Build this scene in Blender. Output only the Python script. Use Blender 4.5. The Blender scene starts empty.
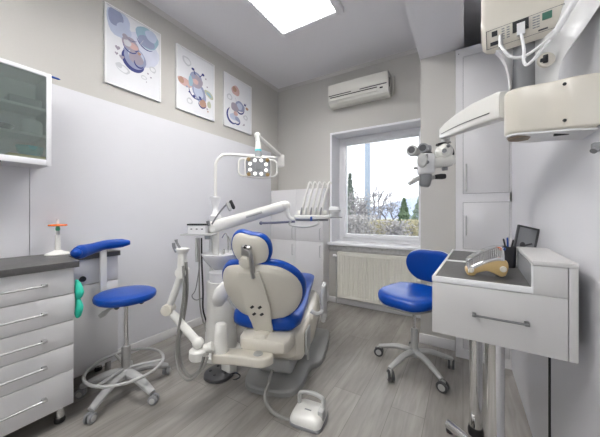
import bpy, bmesh, math, random
from mathutils import Vector, Matrix
random.seed(4)
PI = math.pi
scene = bpy.context.scene
COL = scene.collection

# ------------------------------------------------------------------ camera
TH = math.radians(31.3); CS, SN = math.cos(TH), math.sin(TH)
FPX, CX, CY, EYE = 268.0, 300.0, 213.0, 1.2
cam_d = bpy.data.cameras.new('camera'); cam = bpy.data.objects.new('camera', cam_d); COL.objects.link(cam)
cam.location = (0, 0, EYE); cam.rotation_euler = (PI/2, 0, TH)
cam_d.sensor_width = 36; cam_d.lens = FPX/600*36; cam_d.shift_y = -(218.5-CY)/600; cam_d.clip_start = .02; cam_d.clip_end = 500
scene.camera = cam
scene.view_settings.view_transform = 'Standard'; scene.view_settings.look = 'None'
scene.view_settings.gamma = 1; scene.view_settings.use_curve_mapping = False
scene.view_settings.exposure = 0.68

def P(x, y, v):                       # measured direction and distance -> point of the room
    a = (x-CX)/FPX
    return Vector((v*(a*CS-SN), v*(a*SN+CS), EYE-(y-CY)/FPX*v))

# ------------------------------------------------------------------ materials
def mat(name, col, rough=.5, metal=0, spec=None, bump=None, coat=0, var=0, trans=0):
    m = bpy.data.materials.new(name); m.use_nodes = True
    nt = m.node_tree; b = nt.nodes['Principled BSDF']
    b.inputs['Base Color'].default_value = (*col, 1); b.inputs['Roughness'].default_value = rough
    b.inputs['Metallic'].default_value = metal; b.inputs['Coat Weight'].default_value = coat
    if spec is not None: b.inputs['Specular IOR Level'].default_value = spec
    if trans: b.inputs['Transmission Weight'].default_value = trans
    tc = nt.nodes.new('ShaderNodeTexCoord'); n = nt.nodes.new('ShaderNodeTexNoise')
    nt.links.new(tc.outputs['Object'], n.inputs['Vector'])
    n.inputs['Scale'].default_value = bump[0] if bump else 6
    n.inputs['Detail'].default_value = 3
    if bump:
        bp = nt.nodes.new('ShaderNodeBump'); bp.inputs['Strength'].default_value = bump[1]; bp.inputs['Distance'].default_value = .002
        nt.links.new(n.outputs['Fac'], bp.inputs['Height']); nt.links.new(bp.outputs['Normal'], b.inputs['Normal'])
    r = nt.nodes.new('ShaderNodeMix'); r.data_type = 'RGBA'
    k = var or .03
    r.inputs['A'].default_value = (*[c*(1-k) for c in col], 1); r.inputs['B'].default_value = (*[min(1, c*(1+k)) for c in col], 1)
    nt.links.new(n.outputs['Fac'], r.inputs['Factor']); nt.links.new(r.outputs['Result'], b.inputs['Base Color'])
    return m

def emis(name, col, s):
    m = bpy.data.materials.new(name); m.use_nodes = True; nt = m.node_tree
    b = nt.nodes['Principled BSDF']; b.inputs['Base Color'].default_value = (*col, 1)
    b.inputs['Emission Color'].default_value = (*col, 1); b.inputs['Emission Strength'].default_value = s
    return m

def pane(name, tint, gloss=.08, milk=0.0, milkcol=(.8,.85,.82)):
    m = bpy.data.materials.new(name); m.use_nodes = True; nt = m.node_tree; nt.nodes.clear()
    o = nt.nodes.new('ShaderNodeOutputMaterial'); t = nt.nodes.new('ShaderNodeBsdfTransparent'); g = nt.nodes.new('ShaderNodeBsdfGlossy')
    d = nt.nodes.new('ShaderNodeBsdfDiffuse'); m1 = nt.nodes.new('ShaderNodeMixShader'); m2 = nt.nodes.new('ShaderNodeMixShader')
    fr = nt.nodes.new('ShaderNodeFresnel'); fr.inputs['IOR'].default_value = 1.45
    t.inputs['Color'].default_value = (*tint, 1); g.inputs['Roughness'].default_value = .03; d.inputs['Color'].default_value = (*milkcol, 1)
    m1.inputs[0].default_value = milk
    L = nt.links
    L.new(t.outputs[0], m1.inputs[1]); L.new(d.outputs[0], m1.inputs[2])
    L.new(fr.outputs[0], m2.inputs[0]); L.new(m1.outputs[0], m2.inputs[1]); L.new(g.outputs[0], m2.inputs[2]); L.new(m2.outputs[0], o.inputs[0])
    return m

def floor_mat():
    m = bpy.data.materials.new('grey_oak_laminate'); m.use_nodes = True; nt = m.node_tree; L = nt.links; N = nt.nodes.new
    b = nt.nodes['Principled BSDF']; tc = N('ShaderNodeTexCoord')
    mp = N('ShaderNodeMapping'); mp.inputs['Rotation'].default_value = (0, 0, PI/2); L.new(tc.outputs['Object'], mp.inputs['Vector'])
    br = N('ShaderNodeTexBrick'); L.new(mp.outputs[0], br.inputs['Vector'])
    br.inputs['Scale'].default_value = 1; br.inputs['Brick Width'].default_value = 1.25; br.inputs['Row Height'].default_value = .19
    br.inputs['Mortar Size'].default_value = .0016; br.inputs['Mortar Smooth'].default_value = .2; br.offset = .37
    br.inputs['Color1'].default_value = (.275, .260, .240, 1); br.inputs['Color2'].default_value = (.335, .318, .297, 1); br.inputs['Mortar'].default_value = (.18, .167, .155, 1)
    mp2 = N('ShaderNodeMapping'); mp2.inputs['Scale'].default_value = (16, 1.5, 1); L.new(tc.outputs['Object'], mp2.inputs['Vector'])
    n = N('ShaderNodeTexNoise'); n.inputs['Scale'].default_value = 2.2; n.inputs['Detail'].default_value = 8; n.inputs['Distortion'].default_value = .6; L.new(mp2.outputs[0], n.inputs['Vector'])
    mp3 = N('ShaderNodeMapping'); mp3.inputs['Scale'].default_value = (3.2, .9, 1); L.new(tc.outputs['Object'], mp3.inputs['Vector'])
    n2 = N('ShaderNodeTexNoise'); n2.inputs['Scale'].default_value = 1.8; n2.inputs['Detail'].default_value = 4; L.new(mp3.outputs[0], n2.inputs['Vector'])
    cr = N('ShaderNodeValToRGB'); cr.color_ramp.elements[0].position = .3; cr.color_ramp.elements[0].color = (.80, .80, .80, 1); cr.color_ramp.elements[1].position = .68; cr.color_ramp.elements[1].color = (1.08, 1.08, 1.08, 1)
    L.new(n.outputs['Fac'], cr.inputs[0])
    cr2 = N('ShaderNodeValToRGB'); cr2.color_ramp.elements[0].position = .35; cr2.color_ramp.elements[0].color = (.8, .79, .77, 1); cr2.color_ramp.elements[1].position = .65; cr2.color_ramp.elements[1].color = (1.1, 1.1, 1.1, 1)
    L.new(n2.outputs['Fac'], cr2.inputs[0])
    x1 = N('ShaderNodeMix'); x1.data_type = 'RGBA'; x1.blend_type = 'MULTIPLY'; x1.inputs['Factor'].default_value = 1
    L.new(br.outputs['Color'], x1.inputs['A']); L.new(cr.outputs[0], x1.inputs['B'])
    x2 = N('ShaderNodeMix'); x2.data_type = 'RGBA'; x2.blend_type = 'MULTIPLY'; x2.inputs['Factor'].default_value = 1
    L.new(x1.outputs['Result'], x2.inputs['A']); L.new(cr2.outputs[0], x2.inputs['B'])
    L.new(x2.outputs['Result'], b.inputs['Base Color']); b.inputs['Roughness'].default_value = .38
    bp = N('ShaderNodeBump'); bp.inputs['Strength'].default_value = .15; bp.inputs['Distance'].default_value = .002; L.new(n.outputs['Fac'], bp.inputs['Height']); L.new(bp.outputs[0], b.inputs['Normal'])
    return m

def leafmat(name, c1, c2):
    m = mat(name, c1, .8); nt = m.node_tree
    for n in nt.nodes:
        if n.type == 'MIX':
            n.inputs['A'].default_value = (*c1, 1); n.inputs['B'].default_value = (*c2, 1)
        if n.type == 'TEX_NOISE': n.inputs['Scale'].default_value = 3
    return m

WALL = mat('greige_wall_paint', (.54, .525, .495), .75, bump=(180, .15))
PANEL = mat('lavender_white_panel', (.715, .715, .745), .3, var=.012)
CEIL = mat('ceiling_paint', (.82, .81, .83), .85, bump=(150, .1))
COVE = mat('cove_white', (.62, .60, .585), .7)
WHITE = mat('white_laminate', (.74, .73, .735), .32)
DRAWER = mat('drawer_white', (.72, .715, .72), .35)
DESKW = mat('desk_white', (.60, .59, .58), .35)
UPVC = mat('window_upvc', (.82, .82, .84), .35)
REVEAL = mat('reveal_plaster', (.84, .84, .87), .7)
WORKTOP = mat('dark_grey_worktop', (.095, .093, .092), .42, bump=(60, .3), var=.3)
SEAM = mat('dark_seam', (.16, .16, .17), .7)
DARKGAP = mat('black_gap', (.01, .01, .01), .8)
CREAM = mat('cream_plastic', (.70, .66, .575), .32, coat=.15)
CREAM2 = mat('beige_shell', (.72, .685, .60), .42)
IVORY = mat('ivory_plastic', (.80, .79, .75), .3, coat=.15)
PURE = mat('white_plastic', (.84, .84, .84), .3)
BLUE = mat('blue_vinyl', (.0, .058, .36), .34, spec=.35, bump=(90, .08), coat=.08)
CHROME = mat('chrome', (.8, .8, .8), .12, 1)
STEEL = mat('satin_steel', (.55, .55, .55), .32, 1)
SILVERP = mat('silver_grey_plastic', (.50, .50, .49), .38, .35)
GREYP = mat('grey_plastic', (.27, .275, .285), .45)
LGREY = mat('light_grey_plastic', (.48, .48, .47), .45)
HOSE = mat('grey_hose', (.27, .265, .25), .5)
BASEG = mat('base_grey', (.30, .30, .29), .42)
GROOVE = mat('groove_grey', (.12, .12, .12), .5)
BLACK = mat('black_rubber', (.018, .018, .02), .5)
DKGREY = mat('dark_grey', (.06, .06, .065), .4)
RAD = mat('cream_radiator', (.80, .78, .70), .35)
ACW = mat('ac_cream', (.70, .69, .635), .4)
PORC = mat('porcelain', (.80, .80, .80), .12, coat=.5)
ORANGE = mat('orange_acrylic', (.85, .16, .01), .25)
GREEN = mat('green_plastic', (.05, .42, .2), .4)
TURQ = mat('turquoise_latex', (.03, .60, .42), .45, bump=(14, .3))
TEAL = mat('teal_plastic', (.12, .62, .66), .35)
YELLOW = mat('yellow_card', (.72, .60, .18), .6)
GOLD = mat('gold_resin', (.62, .44, .20), .33, .15)
PENBLUE = mat('pen_blue', (.01, .07, .32), .35)
STONE = mat('sill_stone', (.50, .49, .48), .4, bump=(30, .2), var=.35)
CANVAS = mat('art_paper', (.74, .745, .77), .8)
GLASS = pane('window_glass', (.97, .98, .99))
CABGLASS = pane('green_cabinet_glass', (.86, .93, .90), milk=.16, milkcol=(.62, .70, .67))
CLEAR = pane('clear_cover', (.85, .87, .9), milk=.25, milkcol=(.8, .82, .86))
PANELLIGHT = emis('panel_light', (1, .985, .96), 13.5)
LED = emis('led_white', (1, 1, .96), .6)
AMBER = mat('amber_led_off', (.30, .20, .08), .3)
MESHB = mat('black_mesh', (.05, .05, .055), .5, .3)
FLOORM = floor_mat()

# ------------------------------------------------------------------ mesh builder
def smoothpts(pts, n=6, closed=False):
    pts = [Vector(p) for p in pts]; out = []; m = len(pts)
    rng = range(m if closed else m-1)
    for i in rng:
        if closed: p0, p1, p2, p3 = pts[(i-1) % m], pts[i], pts[(i+1) % m], pts[(i+2) % m]
        else: p0, p1, p2, p3 = pts[max(i-1, 0)], pts[i], pts[i+1], pts[min(i+2, m-1)]
        for k in range(n):
            t = k/n
            out.append(.5*((2*p1)+(p2-p0)*t+(2*p0-5*p1+4*p2-p3)*t*t+(3*p1-p0-3*p2+p3)*t**3))
    if not closed: out.append(pts[-1])
    return out

class MB:
    def __init__(s): s.bm = bmesh.new(); s.mi = 0
    def _take(s, t, M=None):
        vm = {}
        for v in t.verts: vm[v] = s.bm.verts.new(M @ v.co if M else v.co)
        for f in t.faces:
            try:
                nf = s.bm.faces.new([vm[v] for v in f.verts]); nf.material_index = s.mi
            except ValueError: pass
        t.free(); return s
    def box(s, a, b, bev=0, M=None, seg=2):
        t = bmesh.new(); bmesh.ops.create_cube(t, size=1)
        a, b = Vector(a), Vector(b); c = (a+b)/2; d = b-a
        for v in t.verts: v.co = Vector((v.co.x*d.x+c.x, v.co.y*d.y+c.y, v.co.z*d.z+c.z))
        if bev: bmesh.ops.bevel(t, geom=t.edges[:], offset=min(bev, min(abs(x) for x in d)*.48), segments=seg, profile=.5, affect='EDGES')
        return s._take(t, M)
    def loft(s, loops, cap=True, closed=False):
        bm = s.bm; R = [[bm.verts.new(p) for p in l] for l in loops]; n = len(R[0])
        pairs = list(zip(R, R[1:])) + ([(R[-1], R[0])] if closed else [])
        for A, B in pairs:
            for i in range(n):
                f = bm.faces.new((A[i], A[(i+1) % n], B[(i+1) % n], B[i])); f.material_index = s.mi
        if cap and not closed:
            f = bm.faces.new(R[0][::-1]); f.material_index = s.mi
            f = bm.faces.new(R[-1]); f.material_index = s.mi
        return s
    def tube(s, pts, r, n=12, sm=0, closed=False, cap=True, flat=1.0, up=None):
        pts = [Vector(p) for p in pts]
        m0 = len(pts)
        if sm: pts = smoothpts(pts, sm, closed)
        m = len(pts)
        def rad(i):
            if isinstance(r, (int, float)): return r
            t = i/(m-1)*(len(r)-1); k = min(int(t), len(r)-2); return r[k]+(r[k+1]-r[k])*(t-k)
        loops = []; prev = None
        for i, p in enumerate(pts):
            if closed: d = pts[(i+1) % m]-pts[i-1]
            else: d = pts[min(i+1, m-1)]-pts[max(i-1, 0)]
            if d.length < 1e-9: d = Vector((0, 0, 1))
            d.normalize()
            if prev is None:
                u = Vector(up) if up else (Vector((0, 0, 1)) if abs(d.z) < .9 else Vector((1, 0, 0)))
            else: u = prev
            u = (u-d*u.dot(d)).normalized(); w = d.cross(u); prev = u
            rr = rad(i)
            loops.append([p+u*rr*math.cos(2*PI*k/n)+w*rr*flat*math.sin(2*PI*k/n) for k in range(n)])
        return s.loft(loops, cap, closed)
    def cyl(s, p0, p1, r0, r1=None, n=20):
        return s.tube([p0, p1], [r0, r1 if r1 is not None else r0], n)
    def lathe(s, c, prof, n=28, axis=(0, 0, 1), sx=1, sy=1):
        c = Vector(c); q = Vector((0, 0, 1)).rotation_difference(Vector(axis)) if True else None
        loops = [[c+q @ Vector((max(r, 1e-4)*sx*math.cos(2*PI*k/n), max(r, 1e-4)*sy*math.sin(2*PI*k/n), z)) for k in range(n)] for r, z in prof]
        return s.loft(loops)
    def ball(s, c, r, n=16, axis=(0, 0, 1), m=9):
        rx, ry, rz = (r, r, r) if isinstance(r, (int, float)) else r
        prof = [(math.sin(PI*i/m), -math.cos(PI*i/m)) for i in range(m+1)]
        c = Vector(c); q = Vector((0, 0, 1)).rotation_difference(Vector(axis))
        return s.loft([[c+q @ Vector((max(a, 1e-3)*rx*math.cos(2*PI*k/n), max(a, 1e-3)*ry*math.sin(2*PI*k/n), b*rz)) for k in range(n)] for a, b in prof])
    def slab(s, outline, prof, M=None, bend=None):
        # outline: 2D loop; prof: list of (inset offset scale factor, height)
        c = Vector((sum(p[0] for p in outline)/len(outline), sum(p[1] for p in outline)/len(outline)))
        loops = []
        for sc, h in prof:
            l = []
            for p in outline:
                q = c+(Vector((p[0], p[1]))-c)*sc
                z = h+(bend(q.x, q.y) if bend else 0)
                v = Vector((q.x, q.y, z)); l.append(M @ v if M else v)
            loops.append(l)
        # close with gradually shrinking loops so bends are followed
        return s.loft(loops)
    def prism(s, outline, h0, h1, M, bev=0):
        t = bmesh.new(); vs = [t.verts.new((p[0], p[1], h0)) for p in outline]; f = t.faces.new(vs)
        r = bmesh.ops.extrude_face_region(t, geom=[f])
        for e in r['geom']:
            if isinstance(e, bmesh.types.BMVert): e.co.z = h1
        bmesh.ops.recalc_face_normals(t, faces=t.faces[:])
        if bev:
            ed = [e for e in t.edges if len(e.link_faces) == 2 and abs(e.verts[0].co.z-e.verts[1].co.z) < 1e-6]
            bmesh.ops.bevel(t, geom=ed, offset=bev, segments=3, profile=.5, affect='EDGES')
        return s._take(t, M)
    def build(s, name, m, parent=None, world=False, sharp=38):
        bmesh.ops.recalc_face_normals(s.bm, faces=s.bm.faces[:])
        for f in s.bm.faces: f.smooth = True
        lim = math.radians(sharp)
        for e in s.bm.edges:
            if len(e.link_faces) == 2 and e.calc_face_angle(0) > lim: e.smooth = False
        me = bpy.data.meshes.new(name); s.bm.to_mesh(me); s.bm.free()
        for mm in (m if isinstance(m, (list, tuple)) else [m]): me.materials.append(mm)
        o = bpy.data.objects.new(name, me); COL.objects.link(o)
        if parent:
            root = parent
            while root.parent: root = root.parent
            if world:
                R = Matrix.LocRotScale(root.location, root.rotation_euler, None)
                me.transform(R.inverted())
            o.parent = parent
        return o

def thing(name, label, cat, loc, rotz=0, group=None):
    o = bpy.data.objects.new(name, None); COL.objects.link(o); o.empty_display_size = .1
    o.location = loc; o.rotation_euler = (0, 0, rotz); o['label'] = label; o['category'] = cat
    if group: o['group'] = group
    return o
def tag(o, label, cat, group=None):
    o['label'] = label; o['category'] = cat
    if group: o['group'] = group
    return o
def struct(name, mb, m):
    o = mb.build(name, m); o['kind'] = 'structure'; return o
def copy_tree(o, parent=None):
    c = o.copy(); COL.objects.link(c); c.parent = parent
    for ch in list(o.children): copy_tree(ch, c)
    return c
def sq(w, d, e=4, n=32):              # superellipse outline
    out = []
    for k in range(n):
        t = 2*PI*k/n; c, s_ = math.cos(t), math.sin(t)
        out.append((w*math.copysign(abs(c)**(2/e), c), d*math.copysign(abs(s_)**(2/e), s_)))
    return out
def sp2(pts, n=5): return [(p.x, p.y) for p in smoothpts([(a, b, 0) for a, b in pts], n, True)]
CUSH = [(.01, 0), (.6, 0), (.9, .002), (.97, .012), (1, .03), (.985, .048), (.93, .058), (.7, .064), (.3, .066), (.01, .066)]

# ================================================================== ROOM SHELL
XL, XR, YB, YF, H = -2.43, .32, 3.345, -1.7, 3.09
struct('floor', MB().box((XL-.12, YF-.12, -.1), (XR+.12, YB+.4, 0)), FLOORM)
struct('ceiling', MB().box((XL-.12, YF-.12, H), (XR+.12, YB+.4, H+.1)), CEIL)
struct('wall_left', MB().box((XL-.12, YF, 0), (XL, YB, H)), WALL)
struct('wall_right', MB().box((XR, YF, 0), (XR+.12, YB, H)), PANEL)
b = MB(); q0, q1, q2, q3 = -1.45, .25, 1.0, 2.85  # front wall, with an added opening that lets in fill daylight
b.box((XL, YF-.12, 0), (q0, YF, H)); b.box((q1, YF-.12, 0), (XR, YF, H)); b.box((q0, YF-.12, 0), (q1, YF, q2)); b.box((q0, YF-.12, q3), (q1, YF, H))
struct('wall_front', b, WALL)
WX0, WX1, WZ0, WZ1 = -1.531, -.36, .80, 2.27
b = MB(); b.box((XL-.12, YB, 0), (WX0, YB+.4, H)); b.box((WX1, YB, 0), (XR+.12, YB+.4, H)); b.box((WX0, YB, 0), (WX1, YB+.4, WZ0)); b.box((WX0, YB, WZ1), (WX1, YB+.4, H))
struct('wall_back', b, WALL)
b = MB(); b.box((WX0, YB-.002, WZ0), (WX0+.006, YB+.262, WZ1)); b.box((WX0, YB-.002, WZ1-.006), (WX1, YB+.262, WZ1)); b.box((WX1-.006, YB-.002, WZ0), (WX1, YB+.262, WZ1))
b.box((WX0-.018, YB-.006, WZ0), (WX0, YB, WZ1+.018)); b.box((WX0-.018, YB-.006, WZ1), (WX1, YB, WZ1+.018))
struct('trim_1', b, REVEAL)
# white panelling on the left wall
b = MB()
seams = [YF, -.62, .578, 3.156]
for y0, y1 in zip(seams, seams[1:]): b.box((XL, y0+.0015, .082), (XL+.012, y1-.0015, 2.092), .001, seg=1)
struct('trim_2', b, PANEL)
struct('baseboard_left', MB().box((XL, YF, 0), (XL+.022, 3.15, .08), .004), WHITE)
struct('baseboard_back', MB().box((-1.565, YB-.03, 0), (-.34, YB, .07), .004), WHITE)
# right wall lower cladding with a dark joint
struct('trim_4', MB().box((XR-.002, 1.53, 0), (XR, 1.562, .86)), DARKGAP)
# dropped bulkhead and pillar
struct('trim_5', MB().box((-.34, YF, 2.62), (.005, YB, H)), CEIL)
struct('trim_10', MB().box((.005, YF, 2.86), (XR, YB, H)), CEIL)  # lowered ceiling added over the recess to make it brighter
struct('trim_11', MB().box((-.345, 2.688, 0), (-.056, 2.70, .09), .003), WHITE)
struct('trim_6', MB().box((-.335, 2.70, 0), (-.056, YB, 2.62)), WALL)
# cove
b = MB()
pr = [(0, 0), (.03, 0), (.024, -.008), (.010, -.020), (.004, -.032), (0, -.034)]
b.loft([[Vector((XL+x, y, H+z)) for x, z in pr] for y in (YF, YB)])
b.loft([[Vector((x, YB-a, H+z)) for a, z in pr] for x in (XL, -.34)])
struct('trim_7', b, COVE)
# window
b = MB(); fy0, fy1 = YB+.262, YB+.33
def ring(b, x0, x1, z0, z1, w, y0, y1, bev=.006):
    b.box((x0, y0, z0), (x0+w, y1, z1), bev); b.box((x1-w, y0, z0), (x1, y1, z1), bev)
    b.box((x0+w, y0, z0), (x1-w, y1, z0+w), bev); b.box((x0+w, y0, z1-w), (x1-w, y1, z1), bev)
ring(b, WX0, WX1, WZ0, WZ1, .055, fy0, fy1)
ring(b, WX0+.05, WX1-.05, WZ0+.05, WZ1-.05, .058, fy0-.018, fy1-.01)
struct('window_1', b, UPVC)
b = MB(); ring(b, q0, q1, q2, q3, .05, YF-.09, YF-.03); b.box((-.625, YF-.09, q2+.05), (-.575, YF-.03, q3-.05)); struct('fill_window_3', b, UPVC)  # unseen window added behind the camera for fill daylight
struct('fill_window_4', MB().box((q0+.05, YF-.062, q2+.05), (q1-.05, YF-.058, q3-.05)), GLASS)  # pane of the added fill window
struct('window_2', MB().box((WX0+.1, fy0+.02, WZ0+.1), (WX1-.1, fy0+.026, WZ1-.1)), GLASS)
struct('trim_8', MB().box((WX0-.06, YB-.055, WZ0-.03), (WX1, fy0, WZ0+.004), .006), UPVC)
struct('trim_9', MB().box((WX0-.04, YB-.02, WZ0-.10), (WX1, YB, WZ0-.03), .004), STONE)

# ceiling light
LX0, LX1, LY0, LY1 = -1.64, -.935, 1.02, 2.32
def ceiling_light(label, y0, y1):
    t = thing('ceiling_light', label, 'ceiling light', ((LX0+LX1)/2, (y0+y1)/2, H-.05), 0)
    b = MB(); w = .055
    b.box((LX0, y0, H-.05), (LX0+w, y1, H), .003); b.box((LX1-w, y0, H-.05), (LX1, y1, H), .003)
    b.box((LX0+w, y0, H-.05), (LX1-w, y0+w, H), .003); b.box((LX0+w, y1-w, H-.05), (LX1-w, y1, H), .003)
    b.build('light_frame', UPVC, t, True)
    MB().box((LX0+w, y0+w, H-.035), (LX1-w, y1-w, H-.03)).build('diffuser', PANELLIGHT, t, True)
    b = MB(); x = LX0+w
    while x < LX1-w: b.box((x, y0+w, H-.049), (x+.005, y1-w, H-.040)); x += .042
    y = y0+w
    while y < y1-w: b.box((LX0+w, y, H-.049), (LX1-w, y+.005, H-.040)); y += .042
    b.build('louvre_grid', UPVC, t, True)
ceiling_light('bright white rectangular ceiling panel light with a fine grid', LY0, LY1)
ceiling_light('unseen panel light added on the ceiling behind the viewer as fill', -1.1, .2)  # added out of view to even out the room's brightness

# ================================================================== PICTURES
WC = {}
def wc(n, c):
    if n not in WC: WC[n] = mat('watercolour_'+n, c, .9, var=.18)
    return WC[n]
PB = wc('slate_blue', (.30, .33, .48)); PL = wc('pale_blue', (.50, .55, .68)); PT = wc('teal_wash', (.32, .46, .55)); PG = wc('grey_mauve', (.36, .32, .38))
PR = wc('rust', (.44, .27, .21)); PK = wc('rose', (.60, .40, .38)); PN = wc('navy', (.06, .07, .22)); PY = wc('olive', (.48, .50, .38)); PS = wc('pale_grey', (.56, .57, .60)); PW = wc('wash', (.62, .64, .74))
def picture(label, y0, y1, z0, z1, shapes):
    t = thing('framed_picture', label, 'picture', (XL, (y0+y1)/2, z0), 0, 'framed pictures on the left wall')
    b = MB(); x0, x1, w = XL, XL+.022, .010
    b.box((x0, y0, z0), (x1, y0+w, z1), .002); b.box((x0, y1-w, z0), (x1, y1, z1), .002); b.box((x0, y0+w, z0), (x1, y1-w, z0+w), .002); b.box((x0, y0+w, z1-w), (x1, y1-w, z1), .002)
    b.build('picture_frame', PURE, t, True)
    b = MB(); b.box((x0, y0+w, z0+w), (x0+.014, y1-w, z1-w)); k = 0; mats = [CANVAS]
    for m, outl in shapes:
        if m not in mats: mats.append(m)
        b.mi = mats.index(m); k += 1
        pts = []
        for (u, v) in outl:
            pts.append(Vector((0, y0+w+(y1-y0-2*w)*min(max(u, .01), .99), z0+w+(z1-z0-2*w)*min(max(v, .01), .99))))
        xx = x0+.0141+k*.00009
        vs = [b.bm.verts.new((xx, p.y, p.z)) for p in pts]; f = b.bm.faces.new(vs); f.material_index = b.mi
    b.build('print', mats, t, True)
def ell(cx, cy, rx, ry, a=0, n=20, wob=.05):
    o = []; a = math.radians(a); ph = random.random()*6
    for k in range(n):
        t = 2*PI*k/n; r = 1+wob*math.sin(3*t+ph)+wob*.6*math.sin(5*t)
        x, y = rx*r*math.cos(t), ry*r*math.sin(t)
        o.append((cx+x*math.cos(a)-y*math.sin(a), cy+(x*math.sin(a)+y*math.cos(a))*.75))
    return o
def arcb(cx, cy, r0, r1, a0, a1, n=16):
    o = []; f = lambda r, t: (cx+r*math.cos(math.radians(t)), cy+.75*r*math.sin(math.radians(t)))
    for k in range(n+1): o.append(f(r0, a0+(a1-a0)*k/n))
    for k in range(n, -1, -1):
        tt = k/n; o.append(f(r0+(r1-r0)*math.sin(PI*tt)**.6*.999+1e-3, a0+(a1-a0)*tt))
    return o
def heart(cx, cy, s):
    return [(cx+s*.0625*(16*math.sin(t)**3), cy+s*.0469*(13*math.cos(t)-5*math.cos(2*t)-2*math.cos(3*t)-math.cos(4*t))) for t in [2*PI*k/22 for k in range(22)]]
def line(x0, y0, x1, y1, w=.004): return [(x0-w, y0), (x0+w, y0), (x1+w, y1), (x1-w, y1)]
picture('framed watercolour nearest the wall cabinet, little mouse in a blue moon under balloons', 1.005, 1.465, 2.235, 2.87, [
    (PW, ell(.62, .62, .36, .30)), (PL, ell(.2, .85, .20, .26)), (PB, ell(.16, .9, .13, .17)), (PL, ell(.30, .76, .13, .15)),
    (PT, ell(.74, .84, .23, .20)), (PB, ell(.72, .78, .17, .11)), (PL, ell(.82, .9, .12, .11)), (PN, arcb(.74, .84, .22, .24, 200, 300)),
    (PS, line(.45, .68, .38, .74)), (PS, line(.6, .7, .66, .78)),
    (PB, ell(.50, .46, .22, .21, -20)), (PN, arcb(.50, .47, .20, .27, 160, 330)), (PL, ell(.53, .50, .15, .13)),
    (PG, ell(.52, .48, .14, .12, -20)), (PG, ell(.42, .63, .16, .12, -15)), (PN, arcb(.42, .63, .14, .16, 190, 330)), (PK, ell(.47, .62, .09, .06)), (PS, ell(.36, .63, .07, .06)), (PG, ell(.32, .70, .05, .05)), (PN, line(.5, .56, .58, .6, .012)),
    (PR, ell(.58, .56, .035, .03)), (PN, line(.35, .70, .44, .68, .012)), (PN, line(.44, .68, .53, .71, .010)), (PN, arcb(.58, .44, .09, .12, 180, 330)),
    (PG, heart(.19, .50, .045)), (PG, heart(.17, .42, .03)), (PG, heart(.26, .40, .045)),
    (PS, ell(.28, .25, .13, .07, -15)), (CANVAS, ell(.27, .25, .10, .05, -15)), (PS, ell(.22, .28, .05, .05)), (PS, ell(.85, .42, .07, .06, -10)), (CANVAS, ell(.85, .42, .05, .035)),
    (PS, ell(.67, .25, .06, .04)), (CANVAS, ell(.67, .25, .04, .02)), (PG, heart(.75, .33, .02)), (PG, heart(.81, .29, .02)), (PG, ell(.72, .20, .01, .012))])
picture('middle framed watercolour, small animal pilot riding a toy aeroplane among clouds', 1.624, 2.097, 2.237, 2.878, [
    (PS, ell(.24, .82, .12, .09, -25)), (CANVAS, ell(.25, .82, .085, .055, -25)), (PK, ell(.20, .46, .20, .09, -5)), (PR, ell(.10, .47, .07, .07)),
    (PY, ell(.86, .43, .15, .07, -25)), (PT, ell(.86, .43, .09, .035, -25)), (PB, ell(.58, .38, .17, .24, 35)), (PL, ell(.55, .40, .12, .17, 35)), (PN, arcb(.50, .42, .2, .23, 180, 300)),
    (PG, ell(.50, .56, .17, .15)), (PB, arcb(.50, .56, .15, .21, 20, 200)), (PK, ell(.47, .55, .08, .06)), (PN, line(.42, .74, .46, .66, .014)), (PN, line(.66, .72, .58, .66, .014)), (PN, ell(.40, .74, .04, .03)), (PN, ell(.68, .73, .04, .03)), (PN, line(.42, .74, .66, .72, .006)),
    (PT, ell(.34, .52, .06, .12)), (PR, ell(.68, .22, .10, .10, 30)), (PN, ell(.60, .30, .05, .03, -40)), (PN, arcb(.66, .24, .11, .14, 190, 330)), (PB, ell(.42, .62, .03, .04)),
    (PN, ell(.30, .33, .02, .02)), (PN, ell(.43, .29, .035, .035)), (PB, ell(.24, .40, .03, .02)), (PY, ell(.86, .25, .06, .08)), (PS, ell(.31, .18, .08, .07)), (CANVAS, ell(.31, .18, .05, .04)), (PG, ell(.80, .16, .025, .02)), (PG, ell(.76, .68, .02, .02)), (PG, ell(.80, .55, .02, .02)), (PR, ell(.82, .12, .02, .02))])
picture('framed watercolour nearest the corner, small animal hanging from a rose balloon', 2.239, 2.72, 2.24, 2.878, [
    (PK, ell(.40, .76, .15, .13)), (PR, ell(.36, .78, .07, .07)), (PS, ell(.18, .58, .10, .08)), (CANVAS, ell(.18, .58, .06, .05)), (PG, line(.38, .62, .46, .52)),
    (PB, ell(.56, .48, .18, .14)), (PL, ell(.55, .48, .10, .09)), (PN, arcb(.56, .48, .17, .21, 190, 350)), (PR, ell(.84, .50, .06, .04)), (PN, line(.70, .58, .85, .60, .012)), (PN, ell(.76, .56, .04, .03)), (PG, ell(.36, .42, .14, .11, -20)),
    (PN, arcb(.32, .25, .20, .26, 130, 300)), (PL, ell(.32, .22, .14, .09)), (PK, ell(.40, .30, .08, .06)), (PB, ell(.47, .20, .10, .06, -20)), (PN, arcb(.42, .22, .15, .19, 250, 340)), (PS, ell(.78, .30, .09, .07)), (CANVAS, ell(.78, .30, .05, .04)), (PG, ell(.72, .14, .025, .03)), (PG, ell(.68, .12, .015, .015)), (PG, ell(.16, .36, .02, .02))])

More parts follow.
